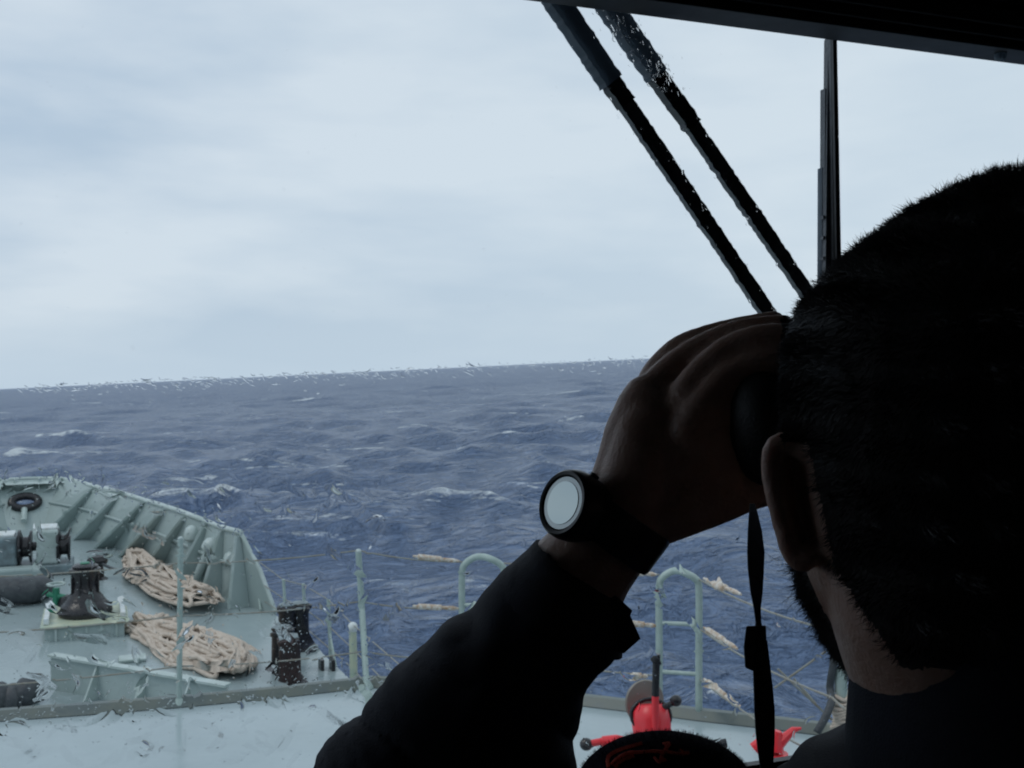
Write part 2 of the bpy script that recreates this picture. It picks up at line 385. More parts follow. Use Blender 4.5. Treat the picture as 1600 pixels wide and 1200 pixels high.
mb = MB(); mb.tube([hc-HEAD*.12-ey*.2, hc-HEAD*.2-ey*.55], .07, 8); mb.build('fairlead_drain', M['cap'], bw)
# cap rail
crv = [mir(p) for p in ST][::-1]+ST
cr_ = MB(); cr_.tube(catmull(crv, 4), .055, 8); cr_.build('cap_rail', M['cap'], bw, smooth=True)
mb = MB(); mb.tube([ST[-1], ST[-1].lerp(base[9]+V(0, 0, .06), .5)+STB*.05, base[9]+V(0, 0, .05)], .04, 8); mb.build('end_trim', M['cap'], bw)
def lerp_bt(i, t, sgn=1, bb=SB, tt=ST): return bb[i].lerp(tt[i], t)
for side in (0, 1):
    BB = SB if not side else [mir(p) for p in SB]; TT = ST if not side else [mir(p) for p in ST]; s_ = -1 if not side else 1
    for i in range(1, len(BB)):
        b, t = BB[i], TT[i]
        inn = (STB*s_*1-HEAD*.42).normalized()
        q = [b, b+inn*.42+V(0, 0, .02), t+inn*.10-V(0, 0, .06), t-V(0, 0, .05)]
        th = HEAD*.012; mb = MB()
        mb.add([p-th for p in q]+[p+th for p in q], [(0, 1, 2, 3), (7, 6, 5, 4), (0, 4, 5, 1), (1, 5, 6, 2), (2, 6, 7, 3), (3, 7, 4, 0)])
        r_ = mb.build('rib', M['paint'], bw)
        e_ = MB(); e_.bar(q[1], q[2], .05, .02, up=HEAD); e_.build('flange', M['cap'], r_)
    st = MB()
    st.tube([BB[i].lerp(TT[i], .52)+STB*s_*.04 for i in range(len(BB))], .035, 6); st.build('stringer', M['paint'], bw)
# bracket plates over the fairlead
for dx in (-.75, -.25, .3, .8):
    c_ = hc+ex*dx; mb = MB(); t0 = c_+ey*.78-HEAD*.04
    mb.add([t0+ex*.01, t0-HEAD*.35+ex*.01, c_+ey*.3+ex*.01, t0-ex*.01, t0-HEAD*.35-ex*.01, c_+ey*.3-ex*.01], [(0, 1, 2), (5, 4, 3), (0, 3, 4, 1), (1, 4, 5, 2), (2, 5, 3, 0)])
    mb.build('bracket', M['cap'], bw)
fl = MB(); fl.box(hc+ey*.62-HEAD*.16, ex*1.15, HEAD*.18, ey*.02); fl.build('shelf', M['cap'], bw)

# ------------------------------------------------------------------ foredeck gear
Zf = lambda px, py, z: Pz(px, py, z)
def vent(px, py_top, py_base, z, r, label, lean=0, D=None):
    b = Pz(px, py_base, z); t = P(px+lean, py_top, b.y+.05); h = t.z-b.z
    o = thing('mushroom_vent', b, label, 'vent', 'vents along the starboard bulwark')
    ax = (t-b)
    MB().tube([b, b+ax*.78], r*.5, 12).build('pipe', M['paint'], o, smooth='a')
    MB().lathe(b+ax*.7, [(r*.5, 0), (r, h*.06), (r*1.02, h*.16), (r*.8, h*.26), (r*.3, h*.31), (0, h*.32)], 20, ax).build('cap', M['cap'], o, smooth='a')
    return o
vent(299, 822, 905, -4.27, .14, 'fat pale mushroom vent just inboard of the bulwark ribs')
vent(300, 840, 918, -4.3, .17, 'slim leaning vent pipe behind the first rope heap', lean=36)
vent(362, 862, 935, -4.34, .15, 'small white capped vent at the aft end of the bulwark')

# twin bollards
def bollard(pts, label, mats, h, r):
    c = sum(pts, Vector())/len(pts)
    o = thing('twin_bollard', c, label, 'bollard', 'black bollards on the foredeck')
    d = (pts[1]-pts[0]); d.normalize(); n = d.cross(V(0, 0, 1))
    MB().box(c+V(0, 0, .02), d*((pts[1]-pts[0]).length/2+r*1.3), n*r*1.3, V(0, 0, .02)).build('base_plate', M['black'], o, bevel=.01)
    for p, m_ in zip(pts, mats):
        q = MB().lathe(p+V(0, 0, .04), [(r, 0), (r*.93, h*.12), (r*.9, h*.8), (r*1.06, h*.86), (r*1.06, h*.97), (r*.9, h), (0, h*1.01)], 24).build('post', m_, o, smooth='a')
        MB().lathe(p+V(0, 0, .04+h*1.012), [(r*.88, 0), (r*.8, .015), (0, .02)], 24).build('cap', M['grey'], q)
bollard([Pz(441, 1050, -4.44), Pz(453, 1066, -4.45)], 'black twin bollard with maroon flaked post nearest the deck edge line', [M['black'], M['maroon']], .60, .165)
bollard([Pz(449, 1018, -4.43), Pz(469, 1015, -4.43)], 'all black twin bollard just beyond the maroon flaked one', [M['black'], M['black']], .68, .15)

# capstan on its raised seat
c = Pz(133, 1004, -4.36); seat_c = c+HEAD*.62
ss = thing('capstan_plinth', seat_c, 'raised pale green steel box with ribbed front and yellowed rim under the capstan', 'platform')
MB().box(seat_c+V(0, 0, .13), STB*.58, HEAD*.62, V(0, 0, .13)).build('box', M['paint'], ss, bevel=.012)
M['yellow'] = mat('yellowed_rim', (.5, .53, .38), .4, noise=6, col2=(.36, .44, .36))
MB().box(seat_c+V(0, 0, .285), STB*.64, HEAD*.68, V(0, 0, .022)).build('rim', M['yellow'], ss, bevel=.008)
for k in range(5):
    MB().box(seat_c-HEAD*.635+STB*(-.42+.22*k)+V(0, 0, .13), STB*.015, HEAD*.014, V(0, 0, .13)).build('rib', M['cap'], ss)
for sgn in (-1, 1):
    MB().box(seat_c+STB*.56*sgn+V(0, 0, .36), STB*.04, HEAD*.55, V(0, 0, .05)).build('side_lip', M['white'], ss, bevel=.01)
cb = seat_c+V(0, 0, .31)
cap = thing('capstan', cb, 'black capstan with waisted drum standing on the ribbed box', 'capstan')
MB().lathe(cb, [(.40, 0), (.42, .06), (.40, .14), (.33, .2), (.30, .24)], 28).build('base', M['black'], cap, smooth='a')
MB().lathe(cb+V(0, 0, .24), [(.30, 0), (.27, .05), (.2, .14), (.185, .28), (.2, .38), (.235, .45), (.24, .50), (.2, .52)], 28).build('drum', M['black'], cap, smooth='a')
for k in range(8):
    a = 2*math.pi*k/8; d = V(math.cos(a), math.sin(a), 0)
    MB().box(cb+d*.205+V(0, 0, .5), d*.02, d.cross(V(0, 0, 1))*.015, V(0, 0, .16)).build('whelp', M['black'], cap)
MB().lathe(cb+V(0, 0, .76), [(.19, 0), (.2, .03), (.14, .06), (0, .07)], 24).build('cap', M['black'], cap, smooth='a')
MB().lathe(cb+V(0, 0, .83), [(.08, 0), (.07, .015), (0, .02)], 16).build('centre_plate', M['green'], cap, smooth='a')
# small dark bollard with cable
p = Pz(153, 905, -4.2)
o = thing('deck_post', p, 'short dark mooring post between the capstan and the rope', 'post')
MB().lathe(p, [(.2, 0), (.12, .05), (.1, .25), (.17, .3), (.2, .38), (.16, .46), (0, .5)], 18).build('post_body', M['black'], o, smooth='a')
q = Pz(225, 925, -4.2)+V(0, 0, .3)
cb2 = MB().tube(catmull([p+V(.05, -.05, .34), p.lerp(q, .4)+V(0, 0, .16), q], 6), .028, 6).build('cable', M['rubber'], smooth=True); tag(cb2, 'thin dark cable running from the mooring post into the rope heap', 'cable')
# green valve
p = Pz(88, 950, -4.26)
o = thing('deck_valve', p, 'green hydrant valve with hand wheel beside the capstan box', 'valve')
MB().tube([p, p+V(0, 0, .35)], .06, 10).build('stem', M['green'], o)
MB().tube([p+V(-.18, 0, .25), p+V(.18, 0, .18)], .05, 10).build('branch', M['green'], o)
MB().tube([p+V(math.cos(a)*.14, math.sin(a)*.14, .42) for a in [i*math.pi/8 for i in range(17)]], .022, 6, caps=False).build('hand_wheel', M['cap'], o)
MB().lathe(p+V(.2, .0, .0), [(.15, 0), (.17, .1), (.12, .2), (0, .24)], 14).build('elbow', M['black'], o, smooth='a')
# windlass
p = Pz(30, 893, -4.12)
p = p-STB*.25
o = thing('anchor_windlass', p, 'grey anchor windlass with pale housings behind the bow fairlead', 'windlass')
MB().box(p+V(0, 0, .08), STB*1.25, HEAD*.5, V(0, 0, .08)).build('bed', M['grey'], o, bevel=.02)
for dx, m_, w_, h_ in ((-.95, M['grey'], .3, .28), (-.1, M['grey'], .34, .29), (.78, M['cap'], .2, .34)):
    g_ = MB().box(p+STB*dx+V(0, 0, .16+h_), STB*w_, HEAD*.34, V(0, 0, h_)).build('gear_housing', m_, o, bevel=.05)
    MB().box(p+STB*dx+V(0, 0, .18+2*h_), STB*w_*.85, HEAD*.28, V(0, 0, .03)).build('lid', M['white'], g_, bevel=.02)
MB().tube([p-STB*1.3+V(0, -.1, .5), p+STB*1.2+V(0, -.1, .5)], .09, 12).build('shaft', M['black'], o)
for dx in (-.55, .4, 1.1):
    MB().lathe(p+STB*dx+V(0, -.1, .5), [(.34, -.12), (.34, -.08), (.2, -.03), (.2, .06), (.32, .1), (.32, .13)], 22, STB).build('drum', M['black'], o, smooth='a')
MB().box(p+STB*.15-HEAD*.62+V(0, 0, .1), STB*.55, HEAD*.18, V(0, 0, .1)).build('chain_stopper', M['paint'], o, bevel=.05)
# anchor chain lying forward of the bollard post
# rubber fender
p = Pz(20, 945, -4.22)
o = MB().tube(catmull([p-STB*1.2+V(0, 0, .22), p-STB*.3+V(0, 0, .26), p+STB*.35+V(0, 0, .24), p+STB*.42+HEAD*.5+V(0, 0, .2)], 5), [.2]*4+[.24]*10+[.2, .15], 14).build('rubber_fender', M['rubber'], smooth=True)
tag(o, 'thick dark rubber fender lying left of the capstan', 'fender')
p = Pz(-28, 1114, -4.4)
mb = MB()
for k in range(7): mb.ell(p+STB*(-.5+.17*k)+V(0, 0, .17+.04*math.sin(k*2.3)), STB*.17, HEAD*.2, V(0, 0, .2))
o = mb.build('canvas_bundle', M['rubber'], smooth=True); tag(o, 'lumpy dark canvas bundle on the foredeck at the upper deck edge', 'bundle')
# breakwater
a, b_ = P(80, 1024, 13.6), P(356, 1072, 12.4); dz = V(0, 0, -1)
o = thing('breakwater', a.lerp(b_, .5)+dz*.6, 'low slanting breakwater plate with a pale top edge, aft of the rope heaps', 'breakwater')
zb = CZ-4.46
mb = MB(); th = (b_-a).cross(V(0, 0, 1)).normalized()*.012
mb.add([a-th, b_-th, V(b_.x, b_.y, zb)-th, V(a.x, a.y, zb)-th, a+th, b_+th, V(b_.x, b_.y, zb)+th, V(a.x, a.y, zb)+th], [(0, 1, 2, 3), (7, 6, 5, 4), (0, 4, 5, 1), (1, 5, 6, 2), (3, 2, 6, 7), (0, 3, 7, 4)]); mb.build('plate', M['paint'], o)
MB().bar(a+V(0, 0, .01), b_+V(0, 0, .01), .13, .03).build('top_flange', M['cap'], o)
for t in (.28, .55, .80):
    q = a.lerp(b_, t); nn = th.normalized()
    if nn.y > 0: nn = -nn
    MB().add([q+nn*.013, V(q.x, q.y, zb)+nn*.013, V(q.x, q.y, zb)+nn*.32, q+nn*.013+(b_-a).normalized()*.025, V(q.x, q.y, zb)+nn*.013+(b_-a).normalized()*.025, V(q.x, q.y, zb)+nn*.32+(b_-a).normalized()*.025], [(0, 1, 2), (5, 4, 3), (0, 3, 4, 1), (1, 4, 5, 2), (2, 5, 3, 0)]).build('stiffener', M['cap'], o)
p = Pz(203, 1044, -4.42)
o = thing('deck_hatch', p, 'small pale flat hatch box on the deck between rope and breakwater', 'hatch')
MB().box(p+V(0, .1, .05), STB*.16, HEAD*.13, V(0, 0, .05)).build('coaming', M['paint'], o)
MB().box(p+V(0, .1, .12), STB*.19, HEAD*.15, V(0, 0, .018)).build('lid', M['cap'], o, bevel=.01)

# rope heaps
def heap(poly, z, label, n_loops, hgt, seed):
    rnd = random.Random(seed)
    pts = [Pz(x, y, z) for x, y in poly]; c = sum(pts, Vector())/len(pts)
    # principal axis
    A = np.array([[p.x-c.x, p.y-c.y] for p in pts]); u, s, vt = np.linalg.svd(A); ax = Vector((*vt[0], 0)); ay = Vector((*vt[1], 0))
    ex_ = [(p-c).dot(ax) for p in pts]; mn, mx_ = min(ex_), max(ex_)
    def width(t):                                     # half extents across the axis at t by polygon clipping
        lo, hi = 0., 0.; hits = []
        for i in range(len(pts)):
            p, q = pts[i]-c, pts[(i+1) % len(pts)]-c; a0, a1 = p.dot(ax), q.dot(ax)
            if (a0-t)*(a1-t) <= 0 and abs(a1-a0) > 1e-6:
                k = (t-a0)/(a1-a0); hits.append(p.lerp(q, k).dot(ay))
        return (min(hits), max(hits)) if len(hits) >= 2 else (0, 0)
    mb = MB(); path = []
    fr_ = -.9
    for k in range(n_loops):
        fr_ += rnd.uniform(.05, .5)
        if fr_ > .92: fr_ = -.92+rnd.uniform(0, .2)
        lay = rnd.uniform(.25, 1); s0, s1 = mn*rnd.uniform(.35, .97), mx_*rnd.uniform(.35, .97); ph = rnd.uniform(0, 6)
        for q in ((0, .2, .45, .7, 1) if k % 2 else (1, .8, .55, .3, 0)):
            t = s0+(s1-s0)*q; lo, hi = width(t); mid = (lo+hi)/2; hw = (hi-lo)/2*.93
            e = min(max(fr_+.16*math.sin(q*5+ph)+rnd.uniform(-.06, .06), -1), 1)
            path.append(c+ax*t+ay*(mid+hw*e)+V(0, 0, .04+hgt*(1-.85*e*e)*lay*rnd.uniform(.8, 1.1)))
    mb.tube(catmull(path, 5), .036, 6)
    for k in range(26):                                # loose long bights on top
        t = rnd.uniform(mn*.8, mx_*.75); L_ = rnd.uniform(.3, .8); lo, hi = width(t); y0 = rnd.uniform(lo, hi)*.8
        pp = [c+ax*min(max(t+L_*q-L_/2, mn), mx_)+ay*(y0*(1-.25*q)+.12*math.sin(q*5+k))+V(0, 0, .04+hgt*(.75+.35*math.sin(q*3.14))*max(.15, 1-abs(y0)/max(abs(lo), abs(hi), .1))) for q in (0, .2, .4, .6, .8, 1)]
        mb.tube(catmull(pp, 4), .036, 6)
    o = mb.build('rope_heap', M['rope'], smooth=True); tag(o, label, 'rope', 'heaps of cream mooring rope'); return o
heap([(188, 880), (210, 868), (245, 885), (285, 912), (345, 932), (352, 950), (310, 958), (265, 950), (225, 932), (190, 912)], -4.22, 'cream rope heap nearer the bulwark, under the vents', 56, .30, 3)
heap([(195, 985), (225, 978), (300, 992), (350, 996), (388, 1012), (403, 1038), (382, 1062), (350, 1071), (300, 1054), (240, 1036), (203, 1012)], -4.38, 'wide cream rope heap between the capstan box and the bollards', 80, .24, 9)

# lifeline fence along the foredeck edge
fpx = [(403, 948, 872, -4.38), (447, 975, 905, -4.41), (478, 998, 912, -4.42), (517, 1034, 935, -4.44), (553, 1064, 972, -4.45)]
fb = [Pz(a_, b_, z_) for a_, b_, c_, z_ in fpx]
lf = thing('lifeline_fence', fb[2], 'thin pale stanchions with slack wires along the foredeck edge', 'fence')
ft = []
for k, (q, (a_, b_, c_, z_)) in enumerate(zip(fb, fpx)):
    t = P(a_-4, c_, q.y); ft.append(t)
    if k == 4: continue
    s_ = MB().tube([q, t], .026, 8).build('stanchion', M['rail'], lf)
    MB().tube([t.lerp(q, .55), q+STB*.0-HEAD*.35+V(0, 0, .02)], .018, 6).build('brace', M['rail'], s_)
for hgt in (.98, .55, .2):
    MB().tube([q_.lerp(t_, hgt)+V(0, 0, 0) for q_, t_ in zip(fb, ft)]+[fb[-1]-HEAD*4+V(0, 0, hgt*.95)], .008, 5).build('wire', M['wire'], lf)
for px_ in (502, 519):
    q = Pz(px_, 1046, -4.44); MB().box(q+V(0, 0, .08), STB*.025, HEAD*.1, V(0, 0, .08)).build('foot_bracket', M['black'], lf)
q = Pz(553, 1068, -4.45); t = P(551, 974, q.y)
o = thing('sounding_pipe', q, 'stubby pale pipe with white rounded cap and rust streak beside the tall rail post', 'pipe')
MB().tube([q, t-V(0, 0, .08)], .055, 12).build('tube', M['yellow'], o, smooth='a'); MB().ell(t-V(0, 0, .06), V(.07, 0, 0), V(0, .07, 0), V(0, 0, .08)).build('cap', M['white'], o, smooth=True)

# ------------------------------------------------------------------ upper deck before the bridge
ZU = -2.2
edge_px = [(-420, 1150), (-200, 1136), (0, 1120), (140, 1110), (280, 1099), (430, 1085), (580, 1068), (650, 1071), (720, 1076), (810, 1085), (900, 1095), (1000, 1107), (1093, 1119), (1200, 1131), (1290, 1142), (1450, 1172), (1650, 1225)]
edge = [Pz(x, y, ZU) for x, y in edge_px]
ud = MB(); inn = [V(p.x*.62, 1.75+.364*p.x*.5, p.z) for p in edge]
rows = [[p.lerp(q, t) for p in [0]] for t in [0] for q in [0]] if False else None
v = []; f = []
for i, (p, q) in enumerate(zip(edge, inn)):
    for k in range(6): v.append(p.lerp(q, k/5))
for i in range(len(edge)-1):
    for k in range(5): f.append((i*6+k, i*6+k+1, (i+1)*6+k+1, (i+1)*6+k))
ud.add(v, f); o = ud.build('upper_deck', M['deck2'], smooth=True); tag(o, 'pale wet upper deck in front of the bridge windows', kind='structure')
mb = MB()   # house front below the edge
mb.rings([[p-V(0, 0, .01) for p in edge]+[q-V(0, 0, .01) for q in inn[::-1]], [p-V(0, 0, 2.5) for p in edge]+[q-V(0, 0, 2.5) for q in inn[::-1]]], caps=False)
o = mb.build('deckhouse_front', M['paint']); tag(o, 'pale green deckhouse front below the upper deck', kind='structure')
co = MB(); v = []; f = []
n_ = len(edge)
prof = [(0, -.02), (0, .055), (.05, .055), (.10, .005)]
for i, p in enumerate(edge):
    inw = (inn[i]-p).normalized(); 
    for a_, h_ in prof: v.append(p+V(inw.x, inw.y, 0)*a_+V(0, 0, h_))
for i in range(n_-1):
    for k in range(3): f.append((i*4+k, i*4+k+1, (i+1)*4+k+1, (i+1)*4+k))
co.add(v, f); o = co.build('deck_coaming', M['coam']); tag(o, 'dark low coaming strip edging the upper deck', 'coaming')

# guard rail
gl = Pz(560, 1080, ZU)
gr = thing('guard_rail', gl, 'sea green guard rail with sagging wires and two arched hoops on the upper deck edge', 'railing')
def post(pxb, pyb, pxt, pyt, r, extra=0):
    b = Pz(pxb, pyb, ZU); t = P(pxt, pyt, b.y)
    o = MB().tube([b, t], r, 12).build('post', M['rail'], gr, smooth='a')
    MB().ell(t, V(r*1.05, 0, 0), V(0, r*1.05, 0), V(0, 0, r*.9)).build('cap', M['cap'], o, smooth=True)
    MB().lathe(b, [(r*2.2, 0), (r*2.2, .012), (r*1.2, .05)], 14).build('foot', M['rail'], o)
    return b, t
pa = post(-150, 1136, -152, 850, .022)
p0 = post(280, 1103, 282, 842, .018)
p1 = post(573, 1076, 560, 862, .021)
p1b = (Pz(573, 1076, ZU), P(560, 858, p1[0].y))
MB().tube([P(566, 950, p1[0].y), p1[0]+V(.05, -.3, 0)], .018, 8).build('strut', M['rail'], gr)
def hoop(x0, x1, ytop, yb):
    b0, b1 = Pz(x0, yb-6, ZU), Pz(x1, yb, ZU); D0, D1 = b0.y, b1.y
    cr = 26
    pts = [b0, P(x0, (ytop+yb)/2, D0), P(x0, ytop+cr, D0), P(x0+6, ytop+9, D0), P(x0+20, ytop, D0), P((x0+x1)/2, ytop-1, (D0+D1)/2), P(x1-20, ytop+3, D1), P(x1-5, ytop+12, D1), P(x1, ytop+cr+2, D1), P(x1, (ytop+yb)/2, D1), b1]
    o = MB().tube(catmull(pts, 4), .0225, 12).build('hoop', M['rail'], gr, smooth=True)
    for fr_ in (.36, .70):
        MB().tube([b0.lerp(P(x0, ytop, D0), 1-fr_), b1.lerp(P(x1, ytop, D1), 1-fr_)], .013, 8).build('cross_bar', M['rail'], o)
    return b0, P(x0, ytop+10, D0), b1, P(x1, ytop+10, D1)
h1 = hoop(722, 788, 871, 1082)
h2 = hoop(1030, 1092, 893, 1122)
def wire(pts, sag=.03, r=.0055):
    o = []
    for a, b in zip(pts[:-1], pts[1:]):
        for k in range(8):
            t = k/8; o.append(a.lerp(b, t)-V(0, 0, sag*4*t*(1-t)))
    o.append(pts[-1]); return MB().tube(o, r, 6).build('wire', M['wire'], gr)
def at_h(bt, py): return P(800+(bt[0].x/bt[0].y)*F, py, bt[0].y)
def wpt(px, py, D): return P(px, py, D)
Da, D0, D1, Dh, Dh2 = pa[0].y, p0[0].y, p1[0].y, h1[0].y, h2[2].y
wire([wpt(-150, 905, Da), wpt(282, 880, D0), wpt(560, 860, D1), wpt(722, 878, Dh)], .02)
wire([wpt(-150, 995, Da), wpt(282, 962, D0), wpt(563, 940, D1), wpt(722, 951, Dh)], .02)
wire([wpt(-150, 1080, Da), wpt(282, 1041, D0), wpt(568, 1018, D1), wpt(722, 1028, Dh)], .02)
for y0, y1 in ((880, 898), (953, 978), (1030, 1056)): wire([wpt(788, y0, h1[2].y), wpt(1030, y1, h2[0].y)], .01)
for y0, y1, y2 in ((905, 985, 1045), (982, 1090, 1160), (1060, 1190, 1290)): wire([wpt(1092, y0, Dh2), wpt(1300, y1, 4.6), wpt(1420, y2, 4.0)], .03)
def turnb(a, b):
    a, b = Vector(a), Vector(b); o = MB().tube([a, a.lerp(b, .1), a.lerp(b, .12), a.lerp(b, .6), a.lerp(b, .62), a.lerp(b, .85), b], [.008, .01, .02, .02, .012, .016, .007], 10).build('turnbuckle', M['turn'], gr, smooth='a')
turnb(wpt(645, 869, D1*.99), wpt(718, 877, Dh)); turnb(wpt(645, 947, D1*.99), wpt(718, 951, Dh))
turnb(wpt(1100, 904, Dh2-.03), wpt(1158, 929, Dh2-.45)); turnb(wpt(1100, 981, Dh2-.03), wpt(1152, 1014, Dh2-.45)); turnb(wpt(1100, 1061, Dh2-.03), wpt(1155, 1106, Dh2-.4))
turnb(wpt(975, 893, h2[0].y-.02), wpt(1026, 898, h2[0].y)); turnb(wpt(975, 973, h2[0].y-.02), wpt(1026, 978, h2[0].y)); turnb(wpt(985, 1055, h2[0].y-.02), wpt(1012, 1057, h2[0].y))
# starboard post with dark line
b = Pz(1314, 1165, ZU); t = P(1314, 905, b.y)
o = thing('deck_stanchion', b, 'thick pale green stanchion by the shoulder with a white rope tied round it', 'stanchion')
MB().tube([b, t], .036, 14).build('pole', M['rail'], o, smooth='a')
MB().lathe(b, [(.09, 0), (.09, .015), (.045, .06)], 16).build('foot', M['rail'], o)
rl = []
for k in range(60):
    a = k*.9; rl.append(b+V(math.cos(a)*(.05+.02*math.sin(k)), math.sin(a)*.05, .10+.0035*k+.015*math.sin(k*1.7)))
o2 = MB().tube(catmull(rl, 3), .012, 6).build('lashing_rope', M['rope'], smooth=True); tag(o2, 'pale lashing wound round the foot of the thick green stanchion', 'rope')
o2 = MB().tube(catmull([P(1302, 985, b.y), P(1303, 1030, b.y-.03), P(1297, 1070, b.y), P(1299, 1095, b.y-.05), P(1290, 1120, b.y-.1), P(1276, 1145, b.y-.12)], 5), .022, 8).build('dark_line', M['rubber'], smooth=True)
tag(o2, 'dark twisted line hanging beside the thick green stanchion', 'rope')
mb = MB()
for a_, b2_ in (((1210, 1075), (1290, 1018)), ((1215, 1045), (1300, 1125)), ((1240, 1060), (1275, 1100)), ((1325, 1085), (1350, 1110))):
    mb.tube([P(*a_, b.y+.1), P(*b2_, b.y+.02)], .007, 6)
o = mb.build('signal_halyard', M['wire']); tag(o, 'thin crossing halyards tied off beside the green stanchion', 'line')

# red fire monitor on the upper deck
Dm = 4.6
bz = CZ+ZU
p = P(1020, 1120, Dm)
o = thing('fire_monitor', V(p.x, p.y, bz), 'bright red deck fire monitor with black handles and a round grey disc behind', 'fire monitor')
MB().tube([V(p.x, p.y, bz), V(p.x, p.y, p.z-.05)], .06, 16).build('riser', M['red'], o, smooth='a')
MB().lathe(V(p.x, p.y, bz), [(.12, 0), (.12, .02), (.06, .06)], 20).build('foot_flange', M['red'], o)
bd = MB(); bd.lathe(P(1020, 1160, Dm), [(.05, 0), (.085, .02), (.09, .1), (.082, .14), (.06, .165), (0, .17)], 24, V(-.05, .25, 1)).build('body', M['red'], o, smooth='a')
rg_ = [P(1017, 1118, Dm+.01)+V(math.cos(a)*.088, math.sin(a)*.03, math.sin(a)*.065) for a in [i*math.pi/12 for i in range(25)]]
MB().tube(rg_, .010, 8, caps=False).build('clamp_ring', M['black'], o, smooth=True)
MB().tube([P(1024, 1150, Dm-.06), P(1024, 1087, Dm-.06)], [.019, .016], 12).build('lever', M['red'], o, smooth='a')
MB().tube([P(1024, 1087, Dm-.06), P(1026, 1022, Dm-.06)], .017, 12).build('lever_grip', M['black'], o, smooth='a')
dc = P(1007, 1096, Dm+.12); nrm = V(.35, -.93, .1).normalized()
MB().lathe(dc-nrm*.008, [(0, -.002), (.096, 0), (.101, .008), (.096, .016), (0, .02)], 36, nrm).build('disc', M['disc'], o, smooth='a')
MB().tube([P(1036, 1106, Dm), P(1050, 1099, Dm)], .014, 8).build('knob_stem', M['black'], o)
kc = P(1056, 1095, Dm); MB().ell(kc, V(.027, 0, 0), V(0, .027, 0), V(0, 0, .026)).build('knob', M['black'], o, smooth=True)
MB().tube([P(1010, 1175, Dm), P(960, 1160, Dm), P(940, 1158, Dm)], [.045, .035, .022], 16).build('side_arm', M['red'], o, smooth='a')
MB().tube([P(942, 1158, Dm), P(922, 1162, Dm)], .016, 10).build('arm_neck', M['red'], o)
kc = P(916, 1163, Dm); MB().ell(kc, V(.03, 0, 0), V(0, .03, 0), V(0, 0, .028)).build('knob', M['black'], o, smooth=True)
MB().tube([P(1075, 1185, Dm), P(1105, 1165, Dm), P(1135, 1160, Dm)], .018, 10).build('pipe', M['black'], o, smooth=True)
q = P(1215, 1170, 4.9)
o = thing('hose_coupling', V(q.x, q.y, bz), 'red hose coupling with forked lugs between the strap and the shoulder', 'coupling')
MB().tube([V(q.x, q.y, bz), q+V(0, 0, -.02)], .05, 14).build('pipe', M['red'], o, smooth='a')
MB().tube([q+V(-.02, 0, 0), P(1215, 1142, 4.9)], [.05, .02], 10).build('lug', M['red'], o)
MB().tube([q+V(-.02, 0, 0), P(1240, 1140, 4.9), P(1252, 1138, 4.9)], [.035, .015, .006], 8).build('lug', M['red'], o)
MB().tube([q+V(-.02, 0, 0), P(1190, 1160, 4.9), P(1178, 1170, 4.9)], [.045, .035, .03], 8).build('outlet', M['red'], o)

# ------------------------------------------------------------------ bridge interior and window
FL = -1.62
opening = (-2.6, 1.75, -.62, None)
pe = wall(1200, 48); ZT = pe.z-CZ
a0_, a1_, z0_ = opening[0], opening[1], opening[2]
mb = MB(); T = .05
def panel(mb, x0, x1, z0, z1, off=0., th=T): mb.box(wp((x0+x1)/2, (z0+z1)/2, off), WD*(x1-x0)/2, V(0, 0, (z1-z0)/2), WN*th)
panel(mb, -3.4, a0_, FL, .95); panel(mb, a1_, 3.4, FL, .95); panel(mb, a0_, a1_, FL, z0_); panel(mb, a0_, a1_, ZT+.06, .95)
o = mb.build('bridge_front_wall', M['inside']); tag(o, 'dark bridge front wall round the window', kind='structure')
mb = MB(); cc = W0-WN*2.0
mb.box(wp(0, .97, -1.9), WD*3.4, WN*2.0, V(0, 0, .02)); o = mb.build('bridge_ceiling', M['inside']); tag(o, 'dark bridge ceiling', kind='structure')
mb = MB(); mb.box(wp(0, FL-.02, -1.9), WD*3.4, WN*2.0, V(0, 0, .02)); o = mb.build('bridge_floor', M['inside']); tag(o, 'dark bridge floor', kind='structure')
mb = MB(); mb.box(wp(0, -.33, -3.92), WD*3.4, WN*.03, V(0, 0, 1.28)); o = mb.build('bridge_back_wall', M['inside']); tag(o, 'dark bridge back wall', kind='structure')
for sgn, nm in ((-1, 'bridge_port_wall'), (1, 'bridge_starboard_wall')):
    mb = MB()
    mb.box(wp(sgn*3.4, (FL+.95)/2, -1.975), WD*.03, WN*1.925, V(0, 0, (.95-FL)/2))
    o = mb.build(nm, M['inside']); tag(o, 'dark bridge side wall', kind='structure')
wo = thing('bridge_window', wp(0, z0_), 'large rain streaked bridge window in a dark ridged frame', 'window')
mb = MB(); pz = [(-.0, .0, .10), (.0, .0, .0)]
# frame profile: ridged strips stepping inward above the glass
x0, x1 = a0_, a1_
steps = [(0, .014, .030, .05), (.014, .030, .02, .058), (.030, .036, .02, .066), (.036, .062, .02, .060), (.062, .068, .02, .070), (.068, .10, .02, .064), (.10, .108, .02, .076), (.108, .19, .02, .068)]
for z_a, z_b, o0, o1 in steps:
    mb.box(wp((x0+x1)/2, ZT+(z_a+z_b)/2, -(o1)/2-.002*0), WD*(x1-x0)/2, V(0, 0, (z_b-z_a)/2), WN*(o1+.01)/2)
mb.build('top_frame', M['frame'], wo, bevel=.0015)
mb = MB(); mb.box(wp((x0+x1)/2, z0_-.03, -.02), WD*(x1-x0)/2, V(0, 0, .03), WN*.06); mb.build('sill', M['frame'], wo, bevel=.004)
for aa in (x0-.02, x1+.02): MB().box(wp(aa, (z0_+ZT)/2, -.02), WD*.02, V(0, 0, (ZT-z0_)/2+.06), WN*.055).build('side_frame', M['frame'], wo, bevel=.004)
